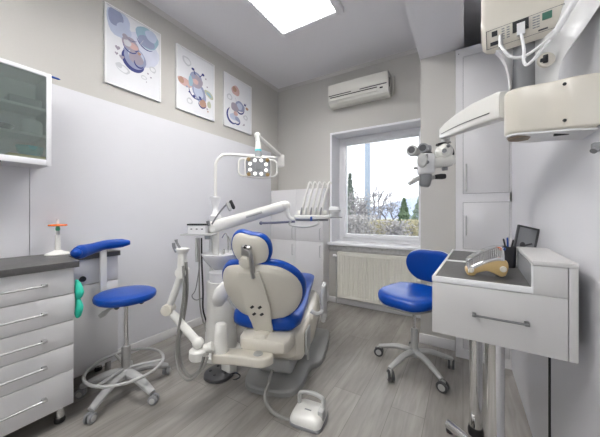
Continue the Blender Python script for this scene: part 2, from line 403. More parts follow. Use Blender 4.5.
# ================================================================== LEFT CABINETS
t = thing('wall_cabinet', 'white wall cabinet with a green tinted glass door above the dark worktop', 'cabinet', (XL+.01, .22, 1.495))
x0, x1, y0, y1, z0, z1 = XL+.012, -2.185, -.18, .622, 1.495, 2.06
b = MB(); b.box((x0, y0, z0), (x1-.02, y0+.018, z1)); b.box((x0, y1-.018, z0), (x1-.02, y1, z1)); b.box((x0, y0+.018, z0), (x1-.02, y1-.018, z0+.018)); b.box((x0, y0+.018, z1-.018), (x1-.02, y1-.018, z1)); b.box((x0, y0+.018, z0+.018), (x0+.008, y1-.018, z1-.018))
b.build('carcass', WHITE, t, True)
for z in (1.665, 1.83): MB().box((x0+.008, y0+.018, z), (x1-.035, y1-.018, z+.016), .002).build('shelf', WHITE, t, True)
b = MB(); w = .024
b.box((x1-.02, y0, z0-.004), (x1, y0+w, z1), .003); b.box((x1-.02, y1-w, z0-.004), (x1, y1, z1), .003); b.box((x1-.02, y0+w, z0-.004), (x1, y1-w, z0+w+.008), .003); b.box((x1-.02, y0+w, z1-w), (x1, y1-w, z1), .003)
d = b.build('door', UPVC, t, True)
MB().box((x1-.013, y0+w, z0+w), (x1-.008, y1-w, z1-w)).build('door_glass', CABGLASS, d, True)
MB().cyl((x1-.004, .40, z0-.002), (x1-.004, .40, z0-.012), .007).build('door_knob', DKGREY, d, True)
def pot(name, label, cat, x, y, z, prof, m, group=None):
    b = MB().lathe((x, y, z), prof); o = b.build(name, m); tag(o, label, cat, group); return o
def onbase(o): return o
pot('bowl', 'teal plastic bowl on the lowest level of the glass cabinet', 'bowl', -2.255, .54, 1.547, [(.0, 0), (.035, 0), (.055, .02), (.062, .055), (.058, .055), (.04, .015), (0, .010)], TEAL)
b = MB().box((-2.33, .44, 1.513), (-2.205, .602, 1.546), .003); tag(b.build('cardboard_box', YELLOW), 'flat yellow box under the teal bowl in the glass cabinet', 'box')
b = MB().box((-2.38, .12, 1.513), (-2.24, .30, 1.60), .004); tag(b.build('cardboard_box', PURE), 'white box on the lowest level of the glass cabinet', 'box')
pot('jar', 'squat white jar on the middle shelf at the end of the glass cabinet', 'jar', -2.25, .545, 1.681, [(0, 0), (.045, 0), (.05, .01), (.05, .07), (.044, .08), (0, .082)], PURE)
pot('tray', 'dark kidney tray on the middle shelf of the glass cabinet', 'tray', -2.28, .41, 1.681, [(0, 0), (.05, 0), (.07, .03), (.066, .03), (.048, .006), (0, .006)], DKGREY)
pot('jar', 'pale grey jar on the middle shelf left of the dark tray', 'jar', -2.29, .22, 1.681, [(0, 0), (.04, 0), (.042, .09), (.035, .10), (0, .1)], LGREY)
for i, (y, m, lb) in enumerate([(.52, LGREY, 'light grey flat box on the top shelf of the glass cabinet'), (.33, PURE, 'white flat box on the top shelf of the glass cabinet')]):
    b = MB().box((-2.36, y-.07, 1.846), (-2.24, y+.07, 1.846+.05), .003); tag(b.build('storage_box', m), lb, 'box')
t = thing('pen', 'blue pen sticking out past the top corner of the wall cabinet', 'pen', (-2.21, .62, 2.06))
MB().tube([(-2.24, .57, 2.068), (-2.24, .672, 2.068)], .0065, 10).build('barrel', PENBLUE, t, True)
MB().tube([(-2.24, .672, 2.068), (-2.24, .68, 2.068)], [.0055, .003], 10).build('pen_end', PENBLUE, t, True)

# drawer cabinet
t = thing('drawer_cabinet', 'white drawer cabinet with long bar handles at the left edge', 'cabinet', (-2.18, .35, 0))
DX, DY0, DY1 = -1.93, .05, .647
MB().box((XL+.015, DY0, .10), (DX-.019, DY1, .885)).build('carcass', DRAWER, t, True)
dz = [.886, .7355, .582, .443, .297, .099]
for a_, c_ in zip(dz, dz[1:]):
    d = MB().box((DX-.018, DY0+.002, c_+.0018), (DX, DY1-.001, a_-.0018), .0015).build('drawer', DRAWER, t, True)
    zh = (a_+c_)/2+.0
    b = MB(); b.tube([(DX+.028, .17, zh), (DX+.028, .525, zh)], .0055, 10); b.box((DX, .505, zh-.007), (DX+.034, .525, zh+.007), .002); b.box((DX, .17, zh-.007), (DX+.034, .19, zh+.007), .002)
    b.build('handle', STEEL, d, True)
for (lx, ly) in ((DX-.055, .60), (DX-.055, .10), (XL+.08, .60), (XL+.08, .10)):
    b = MB(); b.cyl((lx, ly, .025), (lx, ly, .10), .022); l = b.build('leg', CHROME, t, True)
    MB().lathe((lx, ly, 0), [(0, 0), (.024, 0), (.026, .012), (.023, .028), (0, .028)]).build('foot', BLACK, l, True)
# low unit
t = thing('low_cabinet', 'shallow white cabinet behind the blue stool with a round black knob', 'cabinet', (-2.31, .82, 0))
UX, UY0, UY1, UZ = -2.19, DY1+.003, 1.0, .126
MB().box((XL+.015, UY0, UZ), (UX-.017, UY1, .883)).build('carcass', DRAWER, t, True)
d = MB().box((UX-.016, UY0, .713), (UX, UY1-.001, .883), .0015).build('drawer_front', DRAWER, t, True)
yk = .782
MB().lathe((UX, yk, .755), [(0, 0), (.019, 0), (.017, .012), (0, .013)], axis=(1, 0, 0)).build('knob', BLACK, d, True)
MB().box((UX-.016, UY0, UZ), (UX, UY1-.001, .709), .0015).build('door', DRAWER, t, True)
for (lx, ly) in ((UX-.04, .95), (UX-.04, .70), (XL+.05, .95), (XL+.05, .70)):
    l = MB().cyl((lx, ly, .025), (lx, ly, UZ), .02).build('leg', CHROME, t, True)
    MB().lathe((lx, ly, 0), [(0, 0), (.023, 0), (.025, .012), (.021, .028), (0, .028)]).build('foot', BLACK, l, True)
# worktop
Mx = Matrix.Identity(4)
b = MB().prism([(XL+.013, DY0-.02), (DX+.018, DY0-.02), (DX+.018, DY1+.02), (UX+.012, DY1+.055), (UX+.012, UY1+.01), (XL+.013, UY1+.01)], .886, .922, Mx, .002)
tag(b.build('worktop', WORKTOP), 'dark grey stone-look worktop over the white drawers', 'worktop')
# glove
b = MB(); 
pts = [(-1.99, .651, .90), (-1.985, .668, .855), (-1.98, .675, .80), (-1.985, .662, .74), (-1.98, .67, .69), (-1.985, .655, .65)]
b.tube([(-1.972, .672, .80), (-1.955, .675, .775), (-1.945, .678, .73), (-1.955, .675, .69), (-1.945, .678, .645), (-1.955, .675, .60), (-1.97, .672, .585)], [.008, .026, .036, .020, .032, .028, .006], 16, 6, flat=.6, up=(1, 0, 0))
tag(b.build('rubber_glove', TURQ), 'turquoise rubber glove hanging down the side of the drawer cabinet', 'glove')

# curing light in stand
c = P(57.8, 251.3, 1.80); c.z = .922
t = thing('curing_light', 'white curing light with an orange disc shield standing on the dark worktop', 'curing light', c)
MB().lathe((0, 0, 0), [(0, 0), (.066, 0), (.068, .004), (.055, .014), (.03, .022), (.018, .03), (0, .03)]).build('charging_base', IVORY, t)
MB().lathe((0, 0, .02), [(0, 0), (.017, 0), (.015, .03), (.013, .105), (.015, .112), (0, .114)]).build('holder', IVORY, t)
MB().lathe((0, 0, .132), [(0, 0), (.010, 0), (.011, .02), (.009, .03), (0, .03)]).build('collar', LGREY, t)
MB().lathe((.0, 0, .160), [(0, 0), (.011, 0), (.013, .012), (.009, .03), (0, .03)]).build('green_band', GREEN, t)
MB().lathe((0, 0, .188), [(0, 0), (.048, .003), (.051, .008), (.047, .014), (0, .017)]).build('shield', ORANGE, t)
MB().tube([(0, 0, .19), (0, 0, .215), (-.002, 0, .235)], .007, 10).build('light_tip', PURE, t)

# ================================================================== STOOLS
def caster(r, h, ang, legmb_parent, R, wheelmat, hubmat, forkmat, yaw=0):
    c = Vector((R*math.cos(ang), R*math.sin(ang), 0))
    ya = ang+yaw; dx = Vector((math.cos(ya), math.sin(ya), 0)); px = Vector((-dx.y, dx.x, 0))
    b = MB(); b.cyl(c+Vector((0, 0, r*1.2)), c+Vector((0, 0, h)), .010, .010, 10)
    cc = c+dx*.012
    b.box((-.010, -.006, r*.9), (.030, .006, r*2.15), .004, Matrix.Translation(c) @ Matrix.Rotation(ya, 4, 'Z'))
    f = b.build('caster', forkmat, legmb_parent)
    for s_ in (-1, 1):
        b = MB(); p0 = cc+px*s_*.007+Vector((0, 0, r)); p1 = cc+px*s_*.023+Vector((0, 0, r))
        b.mi = 0; b.lathe(p0, [(0, 0), (r, 0), (r, .013), (r*.86, .016), (r*.62, .016)], 20, px*s_)
        b.mi = 1; b.lathe(p0, [(0, .0155), (r*.62, .0155), (r*.6, .018), (r*.2, .018), (0, .019)], 20, px*s_)
        # merged as the wheels of this caster
        if s_ == -1: first = b
        else:
            me = bpy.data.meshes.new('tmp'); first.bm.to_mesh(me); b.bm.from_mesh(me); bpy.data.meshes.remove(me); first.bm.free()
            b.build('wheel', [wheelmat, hubmat], f)

def star_base(t, R, rot, hubz, legmat, rcast, hcast, arch, wheelmat, hubmat, forkmat, w=.022, yaws=(0, 0, 0, 0, 0)):
    MB().lathe((0, 0, hubz-.035), [(0, 0), (.036, 0), (.042, .02), (.036, .055), (.03, .065), (0, .065)]).build('base_hub', legmat, t)
    for k in range(5):
        a = rot+2*PI*k/5; d = Vector((math.cos(a), math.sin(a), 0))
        pts = [d*.025+Vector((0, 0, hubz)), d*R*.45+Vector((0, 0, hubz-arch*.3)), d*R*.8+Vector((0, 0, hcast+.012+(hubz-hcast)*.25)), d*R*1.03+Vector((0, 0, hcast+.006))]
        l = MB().tube(pts, [w*1.0, w*.95, w*.8, w*.62], 10, 5, flat=1.25, up=(0, 0, 1))
        for v in l.bm.verts: pass
        lo = l.build('leg', legmat, t)
        caster(rcast, hcast, a, lo, R, wheelmat, hubmat, forkmat, yaws[k])

# left operator stool
sc_ = Vector((-1.93, .93, 0))
t = thing('operator_stool', 'tall round blue stool with a curved blue arm support and a foot ring', 'stool', sc_)
star_base(t, .255, math.radians(-66),   .135, mat('cast_grey', (.40, .40, .40), .45), .028, .064, .03, GREYP, LGREY, GREYP, .027, (0, .5, .9, 0, 0))
MB().lathe((0, 0, .14), [(0, 0), (.026, 0), (.027, .16), (.024, .17), (0, .17)]).build('gas_cylinder', STEEL, t)
MB().cyl((0, 0, .30), (0, 0, .60), .013).build('column', CHROME, t)
b = MB(); b.tube([(.222*math.cos(a), .222*math.sin(a), .178) for a in [2*PI*k/48 for k in range(48)]], .0095, 10, closed=True)
for k in range(3):
    a = k*2*PI/3+.9; b.tube([(.02*math.cos(a), .02*math.sin(a), .165), (.222*math.cos(a), .222*math.sin(a), .176)], .009, 8)
b.build('foot_ring', SILVERP, t)
b = MB(); b.lathe((0, 0, .59), [(0, 0), (.05, 0), (.12, .018), (.14, .026), (.14, .034), (0, .034)]);
for k in range(4): b.ball((.1*math.cos(k*1.57+.6), .1*math.sin(k*1.57+.6), .603), .016, 8)
b.build('seat_pan', DKGREY, t)
MB().lathe((0, 0, .622), [(0, 0), (.165, 0), (.178, .012), (.181, .03), (.175, .044), (.16, .051), (.1, .054), (0, .054)], 48).build('seat', BLUE, t)
b = MB(); b.tube([P(118, 305, 1.80), P(110, 309, 1.74), P(104, 313.5, 1.71), P(99, 317, 1.69)], [.007, .010, .020, .014], 10, 4, flat=.45); b.build('lever', LGREY, t, True)
b = MB(); pl = Vector((-2.146, .884, 0))-sc_
pdir = math.atan2(pl.y, pl.x)
b.box((.05, -.022, .588), (.222, .022, .6), .003, Matrix.Rotation(pdir, 4, 'Z'))
b.box((.214, -.022, .588), (.226, .022, .955), .003, Matrix.Rotation(pdir, 4, 'Z'))
b.build('support_post', IVORY, t)
b = MB(); pts = [Vector(q)-sc_ for q in [(-2.045, .70, .952), (-2.08, .745, .955), (-2.118, .81, .962), (-2.145, .89, .975), (-2.148, .98, .978), (-2.12, 1.05, .98)]]
b.tube(pts, [.036, .045, .040, .036, .034, .034, .032, .014], 16, 6, flat=.8, up=(0, 0, 1))
b.ball(pts[0], (.032, .032, .030)); b.build('arm_support', BLUE, t)

# right stool
sr = Vector((-.322, 2.232, 0))
t = thing('desk_stool', 'blue stool with a rounded blue backrest beside the radiator', 'stool', sr)
star_base(t, .275, math.radians(27), .13, SILVERP, .037, .078, .0, DKGREY, SILVERP, SILVERP, .021, (1.1, .5, .3, .9, .5))
MB().lathe((0, 0, .13), [(0, 0), (.026, 0), (.025, .17), (.022, .18), (0, .18)]).build('gas_cylinder', SILVERP, t)
MB().cyl((0, 0, .30), (0, 0, .525), .012).build('column', CHROME, t)
fa = math.radians(-107)   # facing direction
F = Matrix.Rotation(fa-PI/2, 4, 'Z')   # local +y faces forward
ol = sp2([(0, .235), (.12, .225), (.20, .15), (.215, .04), (.205, -.07), (.16, -.165), (0, -.20), (-.16, -.165), (-.205, -.07), (-.215, .04), (-.20, .15), (-.12, .225)])
Fs = Matrix.Translation((0, 0, .525)) @ F @ Matrix.Translation((0, .035, 0))
bend = lambda x, y: .05*min(0, -(max(0, y-.05)/.19)**2*.6) + .05*(max(0, -y)/.2)**1.5*.3
MB().slab(ol, [(.01, 0), (.7, 0), (.93, .004), (.97, .016), (.99, .022)], Fs, bend).build('seat_pan', SILVERP, t)
MB().slab(ol, [(.01, .02), (.7, .02), (.95, .022), (1.0, .038), (1.01, .055), (.98, .075), (.93, .085), (.8, .088), (.6, .085), (.4, .082), (.2, .08), (.01, .08)], Fs, bend).build('seat', BLUE, t)
ob = sp2([(0, .125), (.09, .125), (.155, .095), (.182, .03), (.165, -.05), (.11, -.11), (.04, -.125), (-.04, -.125), (-.11, -.11), (-.165, -.05), (-.182, .03), (-.155, .095), (-.09, .125)])
Bm = F @ Matrix.Translation((-.02, -.285, .758)) @ Matrix.Rotation(math.radians(-8), 4, 'X') @ Matrix.Rotation(-PI/2, 4, 'X') @ Matrix.Diagonal((1.08, -1.08, 1, 1))
bend2 = lambda x, y: 1.3*x*x
MB().slab(ob, [(.01, -.012), (.6, -.012), (.96, -.010), (1.0, -.004), (1, .004)], Bm, bend2).build('back_shell', PURE, t)
MB().slab(ob, [(.01, .0), (.9, .0), (.975, .002), (.99, .018), (.97, .034), (.9, .042), (.75, .045), (.5, .046), (.25, .046), (.01, .046)], Bm, bend2).build('backrest', BLUE, t)
b = MB(); b.tube([F @ Vector((0, -.05, .518)), F @ Vector((0, -.19, .518)), F @ Vector((0, -.262, .545)), F @ Vector((0, -.302, .63)), F @ Vector((0, -.305, .72))], .016, 10, 5, flat=1.8)
b.build('back_bar', SILVERP, t)
MB().tube([F @ Vector((.05, .0, .495)), F @ Vector((.16, .04, .485)), F @ Vector((.19, .05, .48))], [.005, .005, .010], 8).build('lever', DKGREY, t)

# ================================================================== CORNER CABINET, RADIATOR, AC
t = thing('corner_cabinet', 'tall shallow white cabinet of hinged doors in the far corner', 'cabinet', (-2.0, 3.25, 0))
x0, x1, y0, z1 = XL+.001, -1.566, 3.158, 1.53
MB().box((x0, y0+.018, .08), (x1, YB, z1)).build('carcass', WHITE, t, True)
MB().box((x0, y0+.03, 0), (x1, YB, .08)).build('plinth', WHITE, t, True)
w3 = (x1-x0)/2
for k in range(2):
    for (za, zb, hz) in ((.085, .813, .69), (.813, 1.53, .92)):
        d = MB().box((x0+k*w3+.0015, y0, za+.002), (x0+(k+1)*w3-.0015, y0+.017, zb-.002), .0015).build('door', WHITE, t, True)
        hx = x0+(k+1)*w3-.04
        b = MB(); h0 = hz-.075; b.tube([(hx, y0, h0), (hx, y0-.025, h0+.004), (hx, y0-.025, h0+.146), (hx, y0, h0+.15)], .005, 8); b.build('handle', STEEL, d, True)

t = thing('radiator', 'cream panel radiator under the window', 'radiator', (-.9, 3.29, 0))
rx0, rx1, ry, rz0, rz1 = -1.40, -.36, 3.245, .10, .695
b = MB(); prof = []
n = 31; pts = []
pw = (rx1-rx0)/n
def ribpanel(b, yo, sgn):
    xs = []
    for i in range(n):
        xs += [(rx0+pw*(i+.0), 0), (rx0+pw*(i+.35), 0), (rx0+pw*(i+.5), .011), (rx0+pw*(i+.85), .011)]
    xs.append((rx1, 0))
    zs = [(rz0, 0), (rz0+.035, .0), (rz0+.05, 1), (rz1-.055, 1), (rz1-.04, 0), (rz1-.012, 0)]
    grid = [[b.bm.verts.new((x, yo+sgn*(d*k), z)) for (x, d) in xs] for (z, k) in zs]
    for A, B_ in zip(grid, grid[1:]):
        for i in range(len(A)-1): b.bm.faces.new((A[i], A[i+1], B_[i+1], B_[i]))
ribpanel(b, ry, 1)
b.build('front_panel', RAD, t, True)
MB().box((rx0, ry+.013, rz0+.02), (rx1, ry+.055, rz1-.03)).build('convector_core', RAD, t, True)
MB().box((rx0-.004, ry-.001, rz1-.012), (rx1, ry+.06, rz1), .003).build('top_grille', RAD, t, True)
MB().box((rx0-.005, ry-.001, rz0), (rx0, ry+.06, rz1-.005), .002).build('side_cover', RAD, t, True)
b = MB(); b.tube([(rx0+.03, ry+.03, rz1-.06), (rx0-.035, ry+.03, rz1-.06)], .009, 10); b.lathe((rx0-.075, ry+.03, rz1-.06), [(0, 0), (.018, 0), (.02, .03), (.014, .045), (0, .045)], 14, (1, 0, 0)); b.build('thermostat_valve', PURE, t, True)
b = MB(); b.tube([(rx0-.035, ry+.03, rz1-.06), (rx0-.045, ry+.045, rz1-.12), (rx0-.045, ry+.06, rz1-.2), (rx0-.045, ry+.06, .0)], .008, 10, 4); b.build('pipe', LGREY, t, True)
MB().box((rx0+.1, ry+.05, .5), (rx0+.14, YB-.002, .53)).build('wall_bracket', RAD, t, True)

t = thing('air_conditioner', 'cream split air conditioner on the wall above the window', 'air conditioner', (-1.115, YB, 2.585))
ax0, ax1 = -1.49, -.74
pr = [(YB, 2.60), (YB, 2.85), (3.175, 2.853), (3.155, 2.84), (3.15, 2.70), (3.158, 2.635), (3.18, 2.605), (3.22, 2.585), (3.30, 2.585)]
b = MB().loft([[Vector((x, y, z)) for y, z in pr] for x in (ax0, ax1)]); b.build('housing', ACW, t, True, 25)
b = MB().box((ax0+.01, 3.143, 2.705), (ax1-.01, 3.152, 2.835), .004); fp = b.build('front_panel', ACW, t, True)
b = MB(); b.box((ax0+.01, 3.146, 2.695), (ax0+.31, 3.153, 2.704)); b.box((ax0+.42, 3.146, 2.695), (ax1-.01, 3.153, 2.704)); b.build('air_slot', DKGREY, t, True)
MB().box((ax0+.03, 3.146, 2.672), (ax1-.12, 3.17, 2.68), .001).build('outlet_slot', DARKGAP, t, True)
MB().box((ax0+.03, 3.145, 2.63), (ax1-.12, 3.165, 2.67), .006).build('flap', ACW, t, True)
MB().box((ax1-.09, 3.146, 2.655), (ax1-.055, 3.16, 2.668), .003).build('display_window', BLACK, t, True)
b = MB()
for k in range(9): b.box((ax1-.001, 3.215, 2.69+k*.012), (ax1+.003, 3.25, 2.696+k*.012))
b.build('side_vent', BLACK, t, True)
MB().tube([(ax1-.001, 3.31, 2.62), (ax1+.025, 3.315, 2.63), (ax1+.03, 3.33, 2.8), (ax1+.03, 3.34, 2.84)], .008, 8, 4).build('side_cable', ACW, t, True)

# ================================================================== TALL CABINET right
t = thing('tall_cabinet', 'tall white built-in cabinet with stacked doors on the right', 'cabinet', (.13, 2.8, 0))
x0, x1, y0 = -.052, XR-.001, 2.59
MB().box((x0, y0+.019, .0), (x1, 3.10, 2.56)).build('carcass', WHITE, t, True)
b = MB(); b.box((x0, y0, .001), (x0+.052, y0+.018, 2.56)); b.box((x0+.052, y0, 2.49), (x1, y0+.018, 2.56)); b.box((x0+.052, y0, 1.288), (x1, y0+.018, 1.358)); b.box((x0+.052, y0, .001), (x1, y0+.018, .075)); b.box((x1-.012, y0, .075), (x1, y0+.018, 2.49)); b.box((x0+.052, y0, .865), (x1, y0+.018, .905)); b.build('face_frame', WHITE, t, True)
MB().box((x0+.05, y0+.016, .07), (x1-.01, y0+.019, 2.5)).build('frame_shadow_gap', SEAM, t, True)
for za, zb, h0, h1 in ((1.358, 2.49, 1.38, 1.60), (.905, 1.288, 1.02, 1.175), (.075, .865, .6, .76)):
    d = MB().box((x0+.0545, y0, za+.003), (x1-.0145, y0+.017, zb-.003), .0015).build('door', WHITE, t, True)
    hx = x0+.075
    MB().tube([(hx, y0, h0), (hx, y0-.028, h0+.004), (hx, y0-.028, h1-.004), (hx, y0, h1)], .006, 8).build('handle', SILVERP, d, True)
b = MB().lathe((x0+.022, y0, 2.52), [(0, 0), (.004, 0), (.003, .001), (0, .001)], 10, (0, -1, 0)); b.build('screw_cap', DKGREY, t, True)

# ================================================================== DESK (rotated 3 deg)
rot = math.radians(-2.6)
t = thing('instrument_desk', 'white wall-side desk unit with a drawer and chrome tube legs', 'desk', (-.098, 1.10, 0), rot)
W, D, ZB, ZT, ZR = .385, .86, .762, .968, 1.052
DW = .37
b = MB(); b.box((.0, .016, ZB), (.016, D, ZT-.02), .001); b.box((W-.02, .0, ZB), (W, .42, ZR-.014), .001); b.box((.016, .016, ZB), (DW, D, ZB+.014)); b.box((.016, D-.016, ZB), (DW, D, ZT-.02)); b.box((.016, .018, ZB+.02), (DW-.008, D-.02, ZT-.022))
b.build('carcass', DESKW, t)
b = MB(); ring_h = .02
b.box((0, 0, ZT-.02), (DW-.087, .012, ZT), .002); b.box((0, .012, ZT-.02), (.010, D, ZT), .002); b.box((.01, D-.012, ZT-.02), (DW-.087, D, ZT), .002); b.box((.01, .40, ZT-.02), (DW-.087, .425, ZT+.001), .002)
b.build('white_edging', PURE, t)
b = MB(); b.box((.010, .012, ZT-.012), (DW-.087, .40, ZT-.003)); b.box((.010, .425, ZT-.012), (DW-.02, D-.012, ZT-.003)); b.build('desktop', WORKTOP, t)
d = MB().box((.001, .0, ZB), (W-.022, .016, ZT-.022), .0015).build('drawer', DESKW, t)
b = MB(); hz = .856; b.tube([(.130, -.022, hz), (.268, -.022, hz)], .0036, 10); b.box((.125, -.026, hz-.005), (.137, .001, hz+.005), .002); b.box((.262, -.026, hz-.005), (.275, .001, hz+.005), .002); b.build('handle', mat('dark_steel', (.28, .28, .28), .3, 1), d)
RX = .284
b = MB(); b.box((RX, .001, ZT-.021), (W-.022, .016, ZR-.015), .001); b.box((RX, .016, ZT-.02), (RX+.012, .42, ZR-.015)); b.box((RX+.012, .404, ZT-.02), (W-.022, .42, ZR-.015)); b.box((RX-.001, -.002, ZR-.014), (W+.001, .424, ZR), .0015)
b.build('raised_shelf_box', DESKW, t)
MB().box((RX-.002, .016, ZT-.002), (RX, .40, ZR-.016)).build('inner_side_panel', GREYP, t)
b = MB(); b.box((RX-.055, .40, ZT), (RX+.0, .412, ZT+.006)); b.box((RX-.004, .398, ZT), (RX+.004, .412, ZR)); b.box((RX-.003, -.001, ZT-.02), (RX+.001, .012, ZR-.014)); b.build('white_edge_strip', PURE, t)
for (lx, ly) in ((.1935, .165), (.128, .644)):
    l = MB().cyl((lx, ly, .04), (lx, ly, ZB), .031, None, 28).build('leg', CHROME, t)
    MB().lathe((lx, ly, 0), [(0, 0), (.036, 0), (.038, .02), (.033, .045), (0, .045)]).build('foot', BLACK, l)

# things on the desk
def deskpt(x, y, z): return Matrix.Translation((-.098, 1.10, 0)) @ Matrix.Rotation(rot, 4, 'Z') @ Vector((x, y, z))
b0 = deskpt(.165, .125, ZT-.003)
t = thing('bur_stand', 'gold curved bur stand with rows of silver burs on the desk', 'bur stand', b0, math.radians(6))
ol = sp2([(-.064, .012), (-.063, .026), (-.045, .036), (-.018, .048), (.020, .062), (.046, .068), (.060, .060), (.064, .040), (.056, .012), (.040, .006), (.028, .012), (.0, .022), (-.030, .012), (-.040, .002), (-.058, .002)], 4)
ol = [(x, z*1.02) for x, z in ol]
My = Matrix.Translation((0, .028, 0)) @ Matrix.Rotation(PI/2, 4, 'X')
MB().prism(ol, 0, .056, My, .004).build('gold_body', GOLD, t)
MB().lathe((-.050, -.028, .022), [(0, 0), (.010, 0), (.008, .005), (0, .006)], 14, (0, -1, 0)).build('hinge_cap', CREAM2, t)
MB().lathe((.048, -.028, .034), [(0, 0), (.011, 0), (.009, .005), (0, .006)], 14, (0, -1, 0)).build('hinge_cap', CREAM2, t)
path = [(-.058, .042), (-.036, .060), (-.006, .078), (.026, .092), (.050, .094)]
sm = [(p.x, p.y) for p in smoothpts([(a, b_, 0) for a, b_ in path], 5)]
for row, yy in enumerate((-.025, 0, .022)):
    b = MB()
    b.tube([(x, yy, z-.022) for x, z in sm], .006, 6)
    for i, (xx, zz) in enumerate(sm):
        b.cyl((xx, yy-.004, zz-.030), (xx-.002, yy-.004, zz+.012), .0022, .0016, 6); b.ball((xx-.002, yy-.004, zz+.013), .003, 6, m=4)
    b.build('bur_row', CHROME if row == 0 else STEEL, t)
b = MB(); L1 = [Vector((x, -.032, z+.019)) for x, z in sm]; L2 = [Vector((x, .032, z+.019)) for x, z in sm]
for i in range(len(sm)-1):
    q = [b.bm.verts.new(p) for p in (L1[i], L1[i+1], L2[i+1], L2[i])]; b.bm.faces.new(q)
b.build('clear_cover', CLEAR, t)
MB().cyl((.040, -.030, .106), (.040, .028, .106), .005, None, 12).build('orange_bur', ORANGE, t)
MB().ball((.050, -.026, .106), .006, 10).build('blue_bur', PENBLUE, t)

cp = P(508.5, 262, 1.165); cp.z = ZT-.003
t = thing('pen_cup', 'black mesh pen cup against the raised shelf of the desk', 'pen cup', cp)
MB().lathe((0, 0, 0), [(0, 0), (.023, 0), (.025, .004), (.027, .09), (.025, .09), (.0225, .006), (0, .006)], 20).build('cup', MESHB, t)
for i, (dx, dy, m, hh) in enumerate(((-.013, .006, BLACK, .118), (-.004, -.008, PENBLUE, .125), (.007, .007, PURE, .122), (.012, -.006, BLACK, .116), (.0, .012, STEEL, .128))):
    b = MB(); b.tube([(-dx*.3, -dy*.3, .008), (dx*1.25, dy*1.25, hh)], .0034, 8); b.tube([(dx*1.25, dy*1.25, hh), (dx*1.3, dy*1.3, hh+.004)], [.0034, .002], 8)
    o = b.build('pen', m); o.location = cp
    tag(o, ['black pen leaning left in the mesh cup', 'blue pen leaning forward in the mesh cup', 'white pen leaning right in the mesh cup', 'black pen leaning right in the mesh cup', 'tallest steel pen in the mesh cup'][i], 'pen', 'pens in the mesh cup')
# photo frame leaning
pf = deskpt(.318, .60, ZT-.003)
t = thing('photo_frame', 'small grey picture frame leaning at the back of the desk', 'photo frame', pf, math.radians(18))
A = Matrix.Rotation(math.radians(14), 4, 'Y') @ Matrix.Rotation(math.radians(-8), 4, 'X')
A = Matrix.Translation((0, 0, .008)) @ A
b = MB(); fw, fh = .047, .165
b.box((-fw, -.006, 0), (-fw+.009, .006, fh), .002, A); b.box((fw-.009, -.006, 0), (fw, .006, fh), .002, A); b.box((-fw+.009, -.006, 0), (fw-.009, .006, .009), .002, A); b.box((-fw+.009, -.006, fh-.009), (fw-.009, .006, fh), .002, A)
b.build('frame', DKGREY, t)
b = MB(); b.mi = 0; b.box((-fw+.008, -.002, .008), (fw-.008, .004, fh-.008), 0, A); b.build('picture', GREYP, t)
b = MB(); b.tube([A @ Vector((-.02, -.004, .05)), A @ Vector((0, -.004, .07)), A @ Vector((.025, -.004, .085))], .004, 8, 4); b.ball(A @ Vector((-.012, -.004, .07)), (.012, .003, .014)); b.build('dark_motif', DKGREY, t)
b = MB().box((-.002, .03, 0), (.034, .036, .155), .001, A); 
b.build('rear_stand', DKGREY, t)

# bar on floor near desk
t = thing('footrest', 'chrome bar footrest on the floor left of the desk leg', 'footrest', (-.10, 1.62, 0))
p0, p1 = P(448, 431, 1.48), P(468, 452, 1.37); p0.z = p1.z = .036
MB().tube([p0, p1], .024, 14).build('bar', CHROME, t, True)
for q in (p0.lerp(p1, .1), p0.lerp(p1, .9)): MB().lathe((q.x, q.y, 0), [(0, 0), (.018, 0), (.02, .012), (.015, .02), (0, .02)]).build('foot', BLACK, t, True)

# ================================================================== DENTAL CHAIR
O = Vector((-1.135, 1.377, 0)); t = thing('dental_chair', 'cream and blue dental chair seen from behind its headrest', 'dental chair', O, math.radians(18))
chair = t
I4 = Matrix.Identity(4)
# base plate
ol = sp2([(.05, .0), (.19, .02), (.255, .12), (.27, .34), (.33, .42), (.35, .55), (.34, .95), (.25, 1.03), (-.15, 1.03), (-.24, .95), (-.25, .55), (-.22, .42), (-.17, .32), (-.155, .12), (-.09, .02)], 4)
MB().slab([(x-.01, y) for x, y in ol], [(.01, 0), (1, 0), (1.0, .028), (.985, .036), (.96, .040), (.01, .044)]).build('base_plate', BASEG, t)
# pedestal and lifting arms
b = MB(); b.box((-.10, .18, .04), (.16, .72, .15), .03, seg=3); b.build('pedestal', LGREY, t)
for sx in (-.08, .15):
    b = MB(); b.tube([(sx, .62, .12), (sx, .12, .34)], .034, 10, flat=.5); b.build('lift_arm', SILVERP, t)
# body housing
def hsec(y, w, z0, z1, e=5, n=28, cx=.03):
    return [Vector((cx+x, y, (z0+z1)/2+z)) for x, z in sq(w, (z1-z0)/2, e, n)]
b = MB(); b.loft([hsec(-.075, .10, .335, .375), hsec(-.065, .145, .318, .395), hsec(-.03, .170, .305, .410), hsec(.05, .178, .30, .415), hsec(.14, .175, .31, .42), hsec(.18, .15, .32, .42)])
b.build('rear_housing', CREAM, t)
b = MB(); b.loft([hsec(.08, .165, .22, .39, cx=.05), hsec(.13, .21, .18, .41, cx=.05), hsec(.45, .225, .15, .44, cx=.05), hsec(.80, .21, .22, .47, cx=.05), hsec(.90, .16, .30, .46, cx=.05)]); b.build('body_shroud', CREAM, t)
b = MB(); b.box((.262, .14, .22), (.276, .28, .38), .008); b.box((.268, .18, .17), (.282, .20, .23), .003); b.build('side_latch', SILVERP, t)
